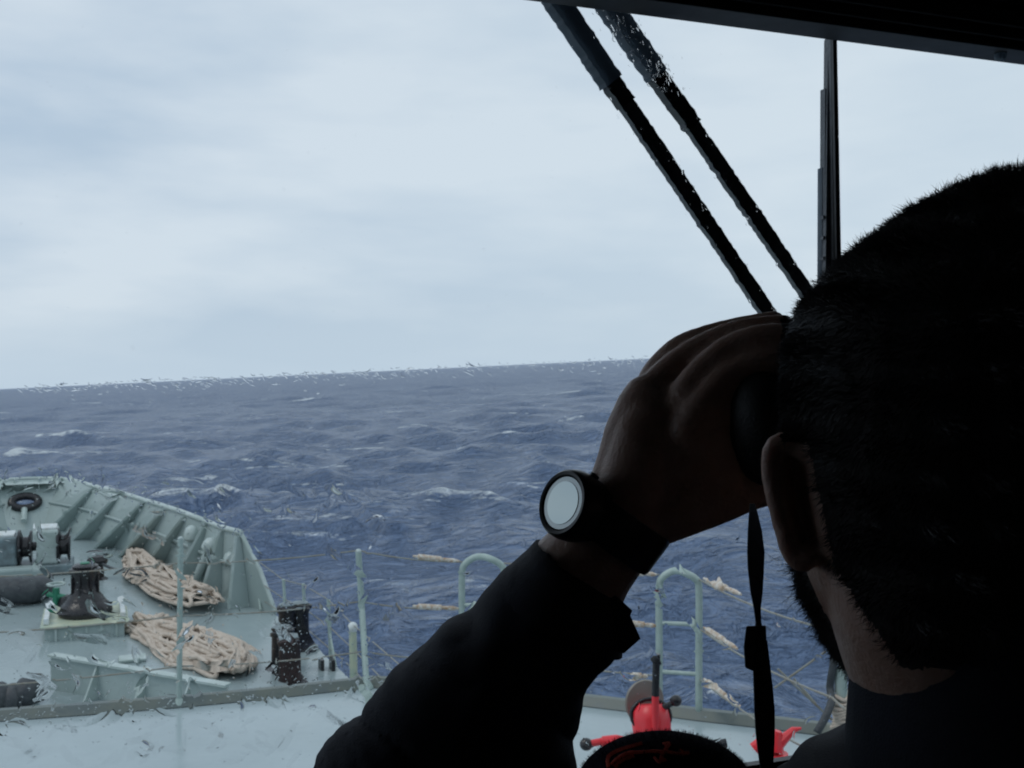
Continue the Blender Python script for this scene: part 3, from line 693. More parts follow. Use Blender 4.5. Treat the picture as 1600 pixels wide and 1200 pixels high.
mb = MB(); mb.add([wp(x0, z0_, .0), wp(x1, z0_, .0), wp(x1, ZT+.005, .0), wp(x0, ZT+.005, .0)], [(0, 1, 2, 3)]); mb.build('pane', M['glass'], wo)
for px, py in ((1563, 94), (826, -1)):
    q = wall(px, py, -.03); q = V(q.x, q.y, CZ+ZT-.001)
    MB().lathe(q, [(.0095, .004), (.0095, -.004), (.008, -.008), (.004, -.010), (0, -.0105)], 14).build('drain_plug', M['sheen_strip'], wo, smooth='a')

# wiper outside
wi = thing('window_wiper', wall(1297, 300, .05), 'dark wet twin arm window wiper with an upright blade outside the glass', 'wiper')
def flat_arm(px, wpx, off, th, name, m_, jag=0., parent=wi, seed=1):
    rnd = random.Random(seed); v = []; f = []
    ps = [wall(x, y, off) for x, y in px]; d = (ps[-1]-ps[0]).normalized(); s = d.cross(WN).normalized()
    n_ = max(2, int((ps[-1]-ps[0]).length/.006)) if jag else 2
    hw0, hw1 = wpx[0]/F*1.5/2, wpx[1]/F*1.5/2
    for i in range(n_+1):
        t = i/n_; c = ps[0].lerp(ps[-1], t); hw = hw0+(hw1-hw0)*t
        j0 = rnd.gauss(0, jag); j1 = rnd.gauss(0, jag)
        if rnd.random() < .06: j0 += jag*2.5
        for sg, jj in ((-1, j0), (1, j1)):
            for o_ in (-th, th): v.append(c+s*(sg*(hw+jj))+WN*o_)
    for i in range(n_):
        a = i*4; b = a+4
        f += [(a, a+1, b+1, b), (a+2, b+2, b+3, a+3), (a, b, b+2, a+2), (a+1, a+3, b+3, b+1)]
    f += [(0, 2, 3, 1), (n_*4, n_*4+1, n_*4+3, n_*4+2)]
    o = MB().add(v, f).build(name, m_, parent); return o
a1 = flat_arm([(862, -9), (1219, 518)], (27, 25), .07, .006, 'arm', M['wiper'], .0005, seed=1)
a2 = flat_arm([(943, -4), (1262, 460)], (27, 24), .075, .006, 'arm', M['wiper'], .0007, seed=2)
s1_ = flat_arm([(862, -9), (955, 129)], (33, 32), .066, .012, 'sheen_strip', M['sheen_strip'], .0005, a1, 3)  # added strips on both arms, standing in for the pale reflection in wet glass
s2_ = flat_arm([(943, -4), (1026, 119)], (34, 31), .070, .012, 'sheen_strip', M['sheen_strip'], .0009, a2, 4)
flat_arm([(955, 129), (978, 163)], (29, 28), .068, .009, 'collar', M['rubber2'], .0007, a1, 5)
flat_arm([(1026, 119), (1082, 197)], (29, 28), .072, .009, 'collar', M['rubber2'], .0006, a2, 6)
# blade
bl_ = flat_arm([(1298, 40), (1308, 640)], (13, 17), .045, .007, 'blade_holder', M['wiper'], .0, seed=7)
flat_arm([(1301, 60), (1311, 640)], (5, 5), .036, .004, 'rubber_strip', M['rubber2'], .0, bl_, 8)
flat_arm([(1293, 62), (1290, 640)], (6, 14), .05, .005, 'spine', M['wiper'], .0, seed=9)
flat_arm([(1288.5, 140), (1287, 640)], (8, 9), .055, .006, 'lever', M['wiper'], .0, seed=10)
flat_arm([(1283.5, 263), (1282.5, 640)], (6, 7), .06, .006, 'lever', M['sheen_strip'], .0, seed=11)
for y_ in (340, 372, 404, 436): flat_arm([(1284, y_), (1292, y_)], (6, 6), .052, .004, 'link', M['wiper'], 0, seed=12)
# pivot link joining arms and blade behind the head
flat_arm([(1210, 505), (1300, 560)], (26, 26), .07, .006, 'pivot_link', M['wiper'], 0, seed=13)
# motor box above the window, where the arms start
q = wall(905, -40, .09); MB().box(q, WD*.06, WN*.03, V(0, 0, .03)).build('motor_box', M['wiper'], wi, bevel=.006)

# ------------------------------------------------------------------ raindrops on the pane
def drops():
    g = np.random.default_rng(3); V_ = []; F_ = []; base = 0
    nr, na = 4, 12
    rs = np.array([.33, .62, .86, 1.]); 
    wd = np.array(WD[:]); wn = np.array(WN[:]); up = np.array([0, 0, 1.])
    def drop(px, py, ln, wdt, ang, bend, slope):
        nonlocal base
        c = np.array(wall(px, py, .004)[:])
        ca, sa = math.cos(ang), math.sin(ang)
        h0 = slope*min(ln, wdt)*.6
        pts = [(0, 0, h0)]
        for r in rs:
            for k in range(na):
                t = 2*math.pi*k/na; wob = 1+.14*math.sin(3*t+ang*7)+.07*math.sin(5*t+px)
                x = math.copysign(abs(math.cos(t))**.75, math.cos(t))*r*ln*wob; y = math.copysign(abs(math.sin(t))**.75, math.sin(t))*r*wdt*wob
                y += bend*((x/ln)**2-.3)*ln; pts.append((x, y, h0*max(0, 1-r*r)))
        vv = [c+wd*(x*ca-y*sa)+up*(x*sa+y*ca)+wn*z for x, y, z in pts]
        rim = vv[-na:]; vv = vv+list(rim); vv.append(c)
        V_.extend(vv); b = base
        for k in range(na): F_.append((b, b+1+(k+1) % na, b+1+k))
        for i in range(len(rs)-1):
            for k in range(na):
                F_.append((b+1+i*na+k, b+1+i*na+(k+1) % na, b+1+(i+1)*na+(k+1) % na, b+1+(i+1)*na+k))
        q = b+len(vv)-1; o_ = b+1+len(rs)*na
        for k in range(na): F_.append((o_+k, o_+(k+1) % na, q))
        base += len(vv)
    hor = lambda x: 607-.047*x
    # streak ends along the horizon line
    for i in range(620):
        x = g.uniform(30, 1010) if i > 80 else g.uniform(1250, 1600); y = hor(x)+abs(g.normal())*9-3+ (g.random() < .15)*g.uniform(0, 60)
        s = g.lognormal(0, .45)
        drop(x, y, .0022*s, .0007*min(s, 1.6)**.7, R(-28)+g.normal()*R(22), g.normal()*.3, .055*g.uniform(.4, 1.5))
    # over the foredeck and rails
    for i in range(1300):
        u = g.random()
        if u < .45: x, y = g.uniform(-20, 560), g.uniform(745, 1190)
        elif u < .6: x = g.uniform(0, 560); y = 1122-.09*x+g.normal()*22
        elif u < .75: x = g.uniform(60, 400); y = 742+(max(x-90, 0)/290)*85+g.normal()*9
        elif u < .85: x, y = g.uniform(425, 480), g.uniform(940, 1075)
        else: x, y = g.uniform(560, 1345), g.uniform(850, 1180)
        s = g.lognormal(0, .5)
        drop(x, y, .0012*s, .0007*s**.6, g.choice([R(-35), R(35), R(90), 0])+g.normal()*R(22), g.normal()*.35, .11*g.uniform(.3, 1.2))
    # sparse everywhere, and on the wiper arms
    for i in range(160): s = g.lognormal(0, .4); drop(g.uniform(0, 1600), g.uniform(20, 560), .0012*s, .0008*s, g.uniform(0, 3.1), 0, .05)
    for i in range(240):
        t = g.random(); k = g.random() < .6
        x = (870 if k else 957)+(350 if k else 290)*t; y = (3 if k else 17)+(510 if k else 420)*t
        s = g.lognormal(0, .4); drop(x+g.normal()*13, y+g.normal()*4, .0016*s, .0008*s, R(-60)+g.normal()*R(30), g.normal()*.2, .16)
    for i in range(150):
        t = g.random(); s = g.lognormal(0, .4); drop(945+110*t+g.normal()*16, 12+130*t+g.normal()*8, .0024*s, .0008*s, R(-70)+g.normal()*R(20), g.normal()*.3, .4)
    # large shallow runs of water bending the picture a little
    for i in range(420):
        s = g.lognormal(0, .35)
        if i % 3: x, y = g.uniform(-20, 620), g.uniform(740, 1190)
        else: x, y = g.uniform(600, 1345), g.uniform(840, 1190)
        drop(x, y, .012*s, .0032*s, g.choice([R(-50), R(55), R(-20)])+g.normal()*R(18), g.normal()*.2, .016)
    me = bpy.data.meshes.new('raindrops'); me.from_pydata([tuple(v) for v in V_], [], F_); me.update()
    me.materials.append(M['drop']); me.polygons.foreach_set('use_smooth', [True]*len(me.polygons))
    o = bpy.data.objects.new('raindrops', me); C.objects.link(o); tag(o, 'clear raindrops and streaks clinging to the outside of the window pane', 'raindrops', kind='stuff')
drops()
# ------------------------------------------------------------------ the person with binoculars
U = V(0, 0, 1)
def remeshed(mb, name, vox, sm=4, fac=.5, disp=None):
    me = bpy.data.meshes.new(name); me.from_pydata(mb.v, [], mb.f); me.update(); bm_fix(me)
    o = bpy.data.objects.new(name, me); C.objects.link(o)
    r = o.modifiers.new('r', 'REMESH'); r.mode = 'VOXEL'; r.voxel_size = vox; r.adaptivity = 0; r.use_smooth_shade = True
    s = o.modifiers.new('s', 'SMOOTH'); s.iterations = sm; s.factor = fac
    dg = bpy.context.evaluated_depsgraph_get(); dg.update()
    nm = bpy.data.meshes.new_from_object(o.evaluated_get(dg)); bpy.data.objects.remove(o)
    nm.name = name; nm.materials.clear()
    if disp:
        co = np.empty(len(nm.vertices)*3, np.float32); nm.vertices.foreach_get('co', co); co = co.reshape(-1, 3)
        no = np.empty(len(nm.vertices)*3, np.float32); nm.vertices.foreach_get('normal', no); no = no.reshape(-1, 3)
        co = co+no*disp(co)[:, None]; nm.vertices.foreach_set('co', co.ravel()); nm.update()
    nm.polygons.foreach_set('use_smooth', [True]*len(nm.polygons))
    return nm
# silhouette lofts: (py, pxL, pxR, D, depth half)
def hsec(py, xl, xr, D, dh, n=32, pw=2.2, adj=True):
    a, b = P(xl, py, D), P(xr, py, D)
    if adj:
        z = (570-py)/F*(D-.72*dh if py < 570 else D+.72*dh); a.z = b.z = CZ+z; c = (a+b)/2; rx = (b-a).length/2; o = []
    for k in range(n):
        t = 2*math.pi*k/n; ct, st = math.cos(t), math.sin(t)
        o.append(c+V(math.copysign(abs(ct)**(2/pw), ct)*rx, math.copysign(abs(st)**(2/pw), st)*dh, 0))
    return o
HD = .475
head_rows = [(269, 1554, 1612, HD+0.000, 0.012), (273, 1524, 1650, HD+0.000, 0.026), (283, 1483, 1700, HD+0.000, 0.045), (304, 1437, 1752, HD+0.000, 0.06), (333, 1392, 1797, HD+0.000, 0.073), (371, 1342, 1838, HD+0.000, 0.084), (414, 1303, 1868, HD+0.000, 0.092), (462, 1270, 1890, HD+0.000, 0.097), (509, 1252, 1903, HD+0.000, 0.1), (562, 1243, 1908, HD+0.000, 0.1), (620, 1240, 1908, HD+0.000, 0.099), (680, 1241, 1902, HD+0.002, 0.096), (740, 1245, 1892, HD+0.004, 0.093), (800, 1249, 1874, HD+0.008, 0.088), (860, 1255, 1852, HD+0.016, 0.08), (900, 1265, 1830, HD+0.024, 0.072), (950, 1283, 1795, HD+0.034, 0.06), (1000, 1312, 1752, HD+0.042, 0.048), (1030, 1339, 1715, HD+0.048, 0.036), (1046, 1379, 1680, HD+0.052, 0.02)]
body = MB()
body.rings([hsec(*r) for r in head_rows])
# neck
body.rings([hsec(*r) for r in [(800, 1345, 1790, HD-.02, .058), (880, 1300, 1790, HD-.015, .060), (950, 1308, 1785, HD-.012, .060), (1010, 1328, 1785, HD-.01, .060), (1060, 1348, 1790, HD-.01, .060), (1110, 1350, 1800, HD-.01, .062), (1200, 1320, 1830, HD-.012, .066)]])
hc_ = P(1570, 600, HD)
# nose, brow and chin on the far side
fc = hc_+V(-.0, .098, 0)
body.ell(fc+V(0, .010, -.035), V(.012, 0, 0), V(0, .016, 0), V(0, 0, .026)); body.ell(fc+V(0, -.004, .01), V(.05, 0, 0), V(0, .010, 0), V(0, 0, .010)); body.ell(fc+V(0, -.002, -.085), V(.024, 0, 0), V(0, .012, 0), V(0, 0, .006))
# ears
def ear(px0, s, D):
    pts = [(px0+s*34, 712), (px0+s*12, 690), (px0-s*8, 694), (px0-s*15, 716), (px0-s*13, 752), (px0-s*4, 790), (px0+s*6, 830), (px0+s*18, 868), (px0+s*36, 880), (px0+s*48, 862)]
    ps = catmull([P(x, y, D-.004+.006*math.sin(i*.4)) for i, (x, y) in enumerate(pts)], 5)
    body.tube(ps, [.0042+.0012*math.sin(i/len(ps)*3.1) for i in range(len(ps))], 10)
    for i in range(0, len(ps)-3, 3):
        a = ps[i]; b_ = P(px0+s*52, 600+(i/len(ps))*0+ (690+ (i/len(ps))*180-600), D+.018); body.tube([a, a.lerp(b_, .5)+V(0, .002, 0), b_], [.0034, .0036, .005], 8)
ear(1221, 1, .468); ear(1922, -1, .468)
# torso, hips, legs inside the clothes
TX = P(1570, 1200, HD-.01).x; TY = HD-.01
def vsec(z, rx, ry, x=TX, y=TY, n=28): return [V(x+math.cos(2*math.pi*k/n)*rx, y+math.sin(2*math.pi*k/n)*ry, CZ+z) for k in range(n)]
body.rings([vsec(-.20, .06, .05), vsec(-.26, .12, .07), vsec(-.32, .155, .09), vsec(-.5, .15, .105), vsec(-.65, .14, .10), vsec(-.8, .155, .11), vsec(-.86, .14, .10)])
for s_ in (-1, 1):
    body.tube([V(TX+s_*.075, TY, CZ-.80), V(TX+s_*.095, TY+.02, CZ-1.15), V(TX+s_*.10, TY, CZ-1.54)], [.08, .055, .035], 14)
    body.ell(V(TX+s_*.11, TY+.06, CZ-1.58), V(.045, 0, 0), V(0, .125, 0), V(0, 0, .035))
# left arm: (px, py, D, radius in m)
def chain(mb, L_, n=16, sub=4):
    ps = catmull([P(a, b_, c_) for a, b_, c_, r in L_], sub); rr = []
    for i in range(len(L_)-1):
        for k in range(sub): rr.append(L_[i][3]*(1-k/sub)+L_[i+1][3]*k/sub)
    rr.append(L_[-1][3]); mb.tube(ps, rr, n)
    mb.ell(ps[0], V(rr[0], 0, 0), V(0, rr[0], 0), V(0, 0, rr[0])); mb.ell(ps[-1], V(rr[-1], 0, 0), V(0, rr[-1], 0), V(0, 0, rr[-1]))
chain(body, [(640, 1330, .60, .042), (760, 1130, .61, .045), (860, 965, .615, .037), (917, 880, .615, .030), (962, 820, .615, .0285), (985, 790, .615, .0285)])
chain(body, [(640, 1330, .60, .042), (860, 1400, .53, .045), (1060, 1400, .47, .04), (1250, 1330, HD-.01, .035)])
# palm sections
def psec(cx, cy, D, dx, dy, th, hw=1., n=20):
    c = P(cx, cy, D); u_ = (P(cx+dx, cy+dy, D)-c); o = []; nn = V(0, 1, 0)
    for k in range(n):
        t = 2*math.pi*k/n; o.append(c+u_*math.cos(t)+nn*math.sin(t)*th)
    return o
body.rings([psec(966, 830, .615, 64, 34, .022), psec(978, 796, .615, 62, 36, .021), psec(1000, 755, .613, 68, 40, .021), psec(1022, 705, .612, 76, 42, .022), psec(1040, 655, .613, 74, 36, .022), psec(1048, 620, .615, 64, 26, .020), psec(1053, 600, .616, 50, 16, .014)])
# heel / ulnar side bulge toward the face
body.rings([psec(1010, 780, .604, 40, 40, .015), psec(1060, 735, .600, 58, 70, .019), psec(1110, 690, .597, 50, 76, .018), psec(1150, 660, .597, 40, 68, .014), psec(1180, 650, .599, 22, 50, .010)])
# fingers (middle, ring, little visible; index beyond)
body.rings([psec(972, 800, .606, 46, 30, .019), psec(996, 755, .603, 52, 36, .020), psec(1020, 700, .603, 58, 38, .020), psec(1042, 650, .606, 56, 28, .018), psec(1060, 622, .609, 44, 18, .012)])
chain(body, [(1040, 618, .628, .0125), (1020, 598, .634, .0105), (1058, 552, .632, .0098), (1100, 531, .628, .0088), (1155, 517, .622, .0088), (1208, 506, .615, .008)], 14)
chain(body, [(1045, 622, .615, .0125), (1031, 601, .618, .0115), (1075, 560, .616, .0098), (1118, 535, .612, .0090), (1165, 520, .606, .0090), (1222, 512, .598, .008)], 14)
chain(body, [(1070, 640, .598, .0125), (1078, 612, .598, .0115), (1112, 570, .597, .0098), (1147, 544, .594, .0092), (1190, 530, .588, .0090), (1232, 526, .582, .008)], 14)
chain(body, [(1080, 672, .590, .014), (1095, 645, .589, .0128), (1128, 604, .588, .0115), (1165, 578, .586, .0105), (1200, 566, .582, .0098), (1240, 560, .578, .0088)], 14)
chain(body, [(1095, 690, .592, .015), (1150, 625, .592, .014), (1215, 598, .592, .013)], 14)
# thumb, along the underside of the barrel
chain(body, [(1015, 812, .612, .018), (1070, 798, .605, .0155), (1125, 785, .6, .0125), (1170, 768, .595, .0115), (1222, 758, .59, .010)], 14)
body.rings([psec(1010, 800, .608, 26, 34, .018), psec(1060, 775, .602, 26, 44, .018), psec(1110, 755, .597, 22, 46, .015), psec(1150, 745, .594, 16, 36, .012)])
# right arm and hand, mirrored about the head, hidden behind it
def mx_(L_): return [(2*1570-a, b_, c_, r) for a, b_, c_, r in L_]
chain(body, mx_([(700, 1330, .52, .042), (800, 1130, .57, .045), (930, 930, .60, .033), (985, 790, .61, .0285), (1060, 700, .61, .03)]))
chain(body, mx_([(700, 1330, .52, .042), (860, 1400, .53, .045), (1060, 1400, .47, .04), (1250, 1330, HD-.01, .035)]))
for k in range(4):
    o_ = k*.017; chain(body, mx_([(1060, 640+k*2, .585+o_, .012), (1070, 600, .585+o_, .010), (1125, 548, .585+o_, .009), (1200, 535, .58+o_, .008)]), 12)
chain(body, mx_([(1040, 780, .605, .017), (1130, 785, .6, .0125), (1222, 758, .59, .010)]), 12)
bme = remeshed(body, 'person', .0024, 4, .5)
# scalp faces take the dark hair undercoat
per = bpy.data.objects.new('person', bme); C.objects.link(per)
for q in (M['skin'], M['scalp']): bme.materials.append(q)
def topx(co):
    D = co[:, 1]; rel = co[:, 2]-CZ
    # invert P for pixel coordinates
    yc = D*cp - rel*sp; zc = rel*cp + D*sp
    return 800+F*co[:, 0]/yc, 600-F*zc/yc
nf = len(bme.polygons); cen_ = np.empty(nf*3, np.float32); bme.polygons.foreach_get('center', cen_); cen_ = cen_.reshape(-1, 3)
fx, fy = topx(cen_)
def hairmask(fx, fy, D):
    m_ = (fx > 1222) & (D < .60) & (fy < 690)
    m_ |= (fx > 1262+(fy-690)*.22) & (fy >= 690) & (fy < 880+np.clip((fx-1300)*1.5, 0, 165)) & (fx < 1880) & (D < .53)
    m_ &= ~((fx < 1262) & (fy > 688) & (D < .478))
    m_ |= (fx > 1228) & (fx < 1350) & (fy > 880) & (fy < 1060) & (D > HD+.012) & (D < .56)
    m_ &= fy < 1060
    return m_
hm = hairmask(fx, fy, cen_[:, 1]); bme.polygons.foreach_set('material_index', hm.astype(np.int32))
tag(per, 'close cropped bearded person seen from behind in navy clothes looking through binoculars', 'person')
# hair blades
def blades(name, mask, n_, ln, wdt, seed, lift=.7, curl=.3):
    g = np.random.default_rng(seed)
    idx = np.nonzero(mask)[0]; area = np.empty(nf, np.float32); bme.polygons.foreach_get('area', area); p_ = area[idx]/area[idx].sum()
    ch_ = g.choice(idx, n_, p=p_); no = np.empty(nf*3, np.float32); bme.polygons.foreach_get('normal', no); no = no.reshape(-1, 3)[ch_]
    c_ = cen_[ch_]+g.normal(size=(n_, 3))*.0008; 
    tdir = g.normal(size=(n_, 3)); tdir -= no*(tdir*no).sum(1)[:, None]; tdir /= np.linalg.norm(tdir, axis=1)[:, None]
    comb = np.array([.15, .45, -.5]); comb = comb-no*(comb*no).sum(1)[:, None]
    cl = np.sin(c_[:, 0]*420+3*np.sin(c_[:, 2]*260))*np.sin(c_[:, 2]*380+2*np.sin(c_[:, 1]*300))
    L_ = (ln*np.exp(g.normal(size=n_)*.22)*(1+.3*cl))[:, None]; tdir = tdir*.6+np.stack([np.sin(c_[:, 2]*300), np.sin(c_[:, 0]*330), np.sin(c_[:, 0]*280+c_[:, 2]*150)], 1)*.6
    d1 = no*lift+comb*.45+tdir*.30; d1 /= np.linalg.norm(d1, axis=1)[:, None]
    d2 = d1+tdir*curl+comb*.3; d2 /= np.linalg.norm(d2, axis=1)[:, None]
    m1 = c_+d1*L_*.55; tip = m1+d2*L_*.45
    view = c_-np.array([0, 0, CZ]); view /= np.linalg.norm(view, axis=1)[:, None]
    side = np.cross(d1, view+tdir*.3); side /= np.linalg.norm(side, axis=1)[:, None]; side *= wdt/2
    vv = np.stack([c_-side, c_+side, m1+side*.8, m1-side*.8, tip], 1).reshape(-1, 3)
    b_ = np.arange(n_)*5; fs = []
    q4 = np.stack([b_, b_+1, b_+2, b_+3], 1).tolist(); t3 = np.stack([b_+3, b_+2, b_+4], 1).tolist()
    me = bpy.data.meshes.new(name); me.from_pydata(vv.tolist(), [], q4+t3); me.update()
    return mkobj(name, me, M['hair'], per)
hd = hm & (fy < 1035) & ~((fx < 1350) & (fy > 880) & (cen_[:, 1] > HD+.012))
vis = cen_[:, 1] < HD+.06
blades('hair', hd & vis & (fx < 1750), 60000, .0042, .00025, 1, .36, .35)
beard = hm & (fy > 870) & (fx < 1360) & (cen_[:, 1] > HD+.008)
blades('beard', beard, 5200, .0056, .00025, 2, .5, .6)
stray = (fx < 1262) & (fy > 830) & (fy < 990) & (cen_[:, 1] > HD-.02) & (cen_[:, 1] < .56)
blades('stray_hair', stray, 45, .017, .00022, 4, .8, 1.1)
# jacket
def wr(co):
    x, y, z = co[:, 0], co[:, 1], co[:, 2]
    t = -(x*.62+z*.78)+.010*np.sin(x*28+1)+.007*np.sin(y*50+z*30)
    b1_ = np.abs(np.sin(np.pi*t/.047))**.55-.7
    am = np.clip((-(z-CZ)-.13)/.12, .25, 1)
    s = b1_*.0075*am+(np.abs(np.sin(t*150+5*np.sin(x*30+z*12)))**.6-.6)*.0011+np.sin(x*150-z*70+4*np.sin(x*35))*.0005+np.sin(z*310+x*90+2*np.sin(y*80))*.00025
    return s.astype(np.float32)
ja = MB()
ssec = [((843, 850), (982, 948), .615, .037), ((797, 882), (968, 982), .614, .042), ((757, 925), (966, 1012), .612, .044), ((733, 958), (950, 1042), .61, .046), ((690, 978), (929, 1054), .608, .048), ((655, 1014), (912, 1078), .606, .050), ((620, 1042), (905, 1118), .604, .052),
        ((585, 1090), (902, 1155), .602, .054), ((545, 1130), (897, 1190), .6, .055), ((498, 1178), (890, 1240), .598, .056), ((456, 1232), (880, 1320), .596, .056), ((500, 1340), (860, 1400), .59, .05), ((600, 1420), (800, 1430), .585, .03)]
rs_ = []
for (l_, r_, D, th) in ssec:
    a, b_ = P(*l_, D), P(*r_, D); c = (a+b_)/2; u_ = (b_-a)/2
    rs_.append([c+u_*math.cos(2*math.pi*k/28)+V(0, 1, 0)*math.sin(2*math.pi*k/28)*th for k in range(28)])
ja.rings(rs_)
chain(ja, [(700, 1345, .59, .062), (880, 1450, .53, .060), (1040, 1400, .48, .056), (1180, 1440, HD-.01, .06)])
# shoulder and trapezius humps
c = P(1040, 1240, .475); ja.ell(c, V(.0405, 0, 0), V(0, .028, 0), V(0, 0, .0255))
ja.rings([hsec(*r) for r in [(1090, 1368, 1800, HD-.005, .058), (1112, 1352, 1812, HD-.005, .064), (1138, 1318, 1830, HD-.005, .070), (1144, 1280, 1850, HD-.005, .074), (1156, 1250, 1900, HD-.005, .078), (1176, 1216, 1960, HD-.005, .082), (1205, 1160, 2010, HD-.005, .086), (1260, 1060, 2080, HD-.005, .09), (1330, 1000, 2120, HD-.005, .10)]])
ja.rings([vsec(-.26, .17, .088), vsec(-.30, .19, .115), vsec(-.5, .18, .12), vsec(-.7, .175, .12), vsec(-.86, .185, .13)])
chain(ja, mx_([(700, 1345, .54, .062), (880, 1450, .53, .060), (1040, 1400, .48, .056), (1180, 1440, HD-.01, .06)]))
chain(ja, mx_([(700, 1345, .54, .062), (800, 1130, .57, .052), (900, 970, .59, .045)]))
jme = remeshed(ja, 'jacket', .0035, 5, .5, wr)
jo = mkobj('jacket', jme, M['cloth'], per, smooth=True)
# cuff: a folded band, flap on the outer side
cu = MB()
def cuff_sec(l_, r_, D, th):
    a, b_ = P(*l_, D), P(*r_, D); c = (a+b_)/2; u_ = (b_-a)/2
    return [c+u_*math.cos(2*math.pi*k/28)+V(0, 1, 0)*math.sin(2*math.pi*k/28)*th for k in range(28)]
cu.rings([cuff_sec((852, 862), (958, 925), .615, .033), cuff_sec((837, 846), (966, 932), .615, .039), cuff_sec((822, 862), (972, 946), .615, .042), cuff_sec((797, 884), (974, 968), .614, .044), cuff_sec((775, 908), (974, 998), .613, .0455), cuff_sec((765, 918), (972, 1022), .613, .044)], caps=False)
cu.build('cuff', M['cloth'], jo, smooth=True)
cf = MB(); fl_ = [(962, 930), (988, 954), (985, 962), (1001, 998), (975, 1021), (930, 1010), (925, 950)]
cf.rings([[P(x, y, .585) for x, y in fl_], [P(x, y, .588) for x, y in fl_]]); cf.build('cuff_tab', M['cloth'], jo)
# collar
col = MB(); CR = []
for (py0, rx, ry, tl) in ((1175, .071, .070, .012), (1130, .069, .068, .080), (1096, .0665, .068, .155), (1097, .0640, .0655, .155), (1140, .062, .060, .04)):
    zz = (570-py0)/F*(HD+.01); CR.append([V(TX+.0-math.cos(2*math.pi*k/36)*rx, HD-.012+math.sin(2*math.pi*k/36)*ry, CZ+zz+tl*(.5-.5*math.sin(2*math.pi*k/36))**1.25-.003*math.cos(2*math.pi*k/36)) for k in range(36)])
col.rings(CR, caps=False)
col.build('collar', M['cloth'], jo, smooth=True)
# slip-on rank slide with wool nap and red embroidery
sl = MB(); c = P(1040, 1240, .475)
def hump(a_, b_, g_=1.04):
    return c+V(math.cos(a_)*.0415*g_, -math.cos(b_)*0, 0)
sh = MB(); sh.ell(c, V(.0428, 0, 0), V(0, .032, 0), V(0, 0, .0275), 40, 24); slo = sh.build('shoulder_slide', M['wool'], jo, smooth=True)
g = np.random.default_rng(8); fz = MB()
for k in range(2600):
    th_ = g.uniform(.15, 2.9); ph = g.uniform(math.pi*.75, math.pi*2.05)
    nx, ny, nz = math.cos(th_), math.sin(ph)*.6, abs(math.sin(th_))
    l_ = math.sqrt(nx*nx+ny*ny+nz*nz); nx, ny, nz = nx/l_, ny/l_, nz/l_
    p = c+V(nx*.0428, ny*.032, nz*.0275); d = V(nx+g.normal()*.4, ny+g.normal()*.4, nz*1.5+g.normal()*.3).normalized()*.0016
    s_ = V(.00012, 0, 0); fz.add([p-s_, p+s_, p+d], [(0, 1, 2)])
fz.build('nap', M['wool'], slo)
def onhump(px, py):                       # from the eye onto the front of the hump
    o_ = V(0, 0, CZ); d = ray(px, py); A_ = V(1/.0428, 1/.032, 1/.0275)
    oo = V(*[(o_-c)[i]*A_[i] for i in range(3)]); dd = V(*[d[i]*A_[i] for i in range(3)])
    qa, qb, qc = dd.dot(dd), 2*oo.dot(dd), oo.dot(oo)-1; ds = qb*qb-4*qa*qc
    return o_+d*((-qb-math.sqrt(max(ds, 0)))/(2*qa))
em = MB()
for ln_ in ([(950, 1198), (950, 1182), (966, 1172), (985, 1166), (1003, 1161)], [(955, 1195), (966, 1184), (982, 1176), (1000, 1175), (1020, 1174), (1045, 1175), (1062, 1178), (1076, 1175)],
            [(1046, 1161), (1041, 1168), (1034, 1180), (1030, 1190), (1022, 1183)], [(1030, 1190), (1040, 1186)], [(1046, 1161), (1036, 1163)], [(1062, 1172), (1074, 1178)], [(960, 1198), (972, 1188), (990, 1180)]):
    for q_ in range(2):
        ps = [onhump(x+q_*1.5, y+q_*1.8) for x, y in ln_]
        em.tube(catmull(ps, 4) if len(ps) > 2 else ps, .0008, 5)
em.build('embroidery', M['thread'], slo)
# trousers and shoes
tr = MB(); tr.rings([vsec(-.84, .17, .12), vsec(-.93, .17, .12)])
for s_ in (-1, 1): tr.tube([V(TX+s_*.08, TY, CZ-.86), V(TX+s_*.10, TY+.02, CZ-1.15), V(TX+s_*.105, TY, CZ-1.56)], [.095, .08, .07], 18)
tr.build('trousers', M['cloth'], per, smooth=True)
for s_ in (-1, 1): MB().ell(V(TX+s_*.11, TY+.06, CZ-1.572), V(.055, 0, 0), V(0, .14, 0), V(0, 0, .048)).build('shoe', M['plastic'], per, smooth=True)

# watch
wc_ = P(881, 786, .588); wn_ = V(-.74, -.60, .30).normalized()
wt = thing('wristwatch', wc_, 'black round wristwatch on the raised wrist, its glass shining pale', 'watch')
MB().lathe(wc_-wn_*.010, [(.012, -.014), (.0185, -.010), (.0208, .000), (.0208, .006), (.0196, .0108), (.0184, .0122), (.0165, .0118), (.0155, .0100), (0, .0098)], 48, wn_).build('case', M['plastic'], wt, smooth='a')
MB().lathe(wc_-wn_*.010, [(.0154, .0108), (.0130, .0104), (.0128, .0104)], 48, wn_).build('chapter_ring', M['ring'], wt)
di = MB().lathe(wc_-wn_*.010, [(.0154, .0101), (.0153, .0103), (0, .01035)], 48, wn_).build('dial', M['dial'], wt)
MB().lathe(wc_-wn_*.010, [(.0128, .0106), (.0126, .0112), (0, .01122)], 48, wn_).build('crystal', M['crystal'], wt, smooth='a')
ax_ = (P(985, 778, .61)-P(930, 852, .61)).normalized(); wc2 = P(952, 815, .612)
xw = ax_.cross(V(0, 1, 0)).normalized(); yw = ax_.cross(xw)
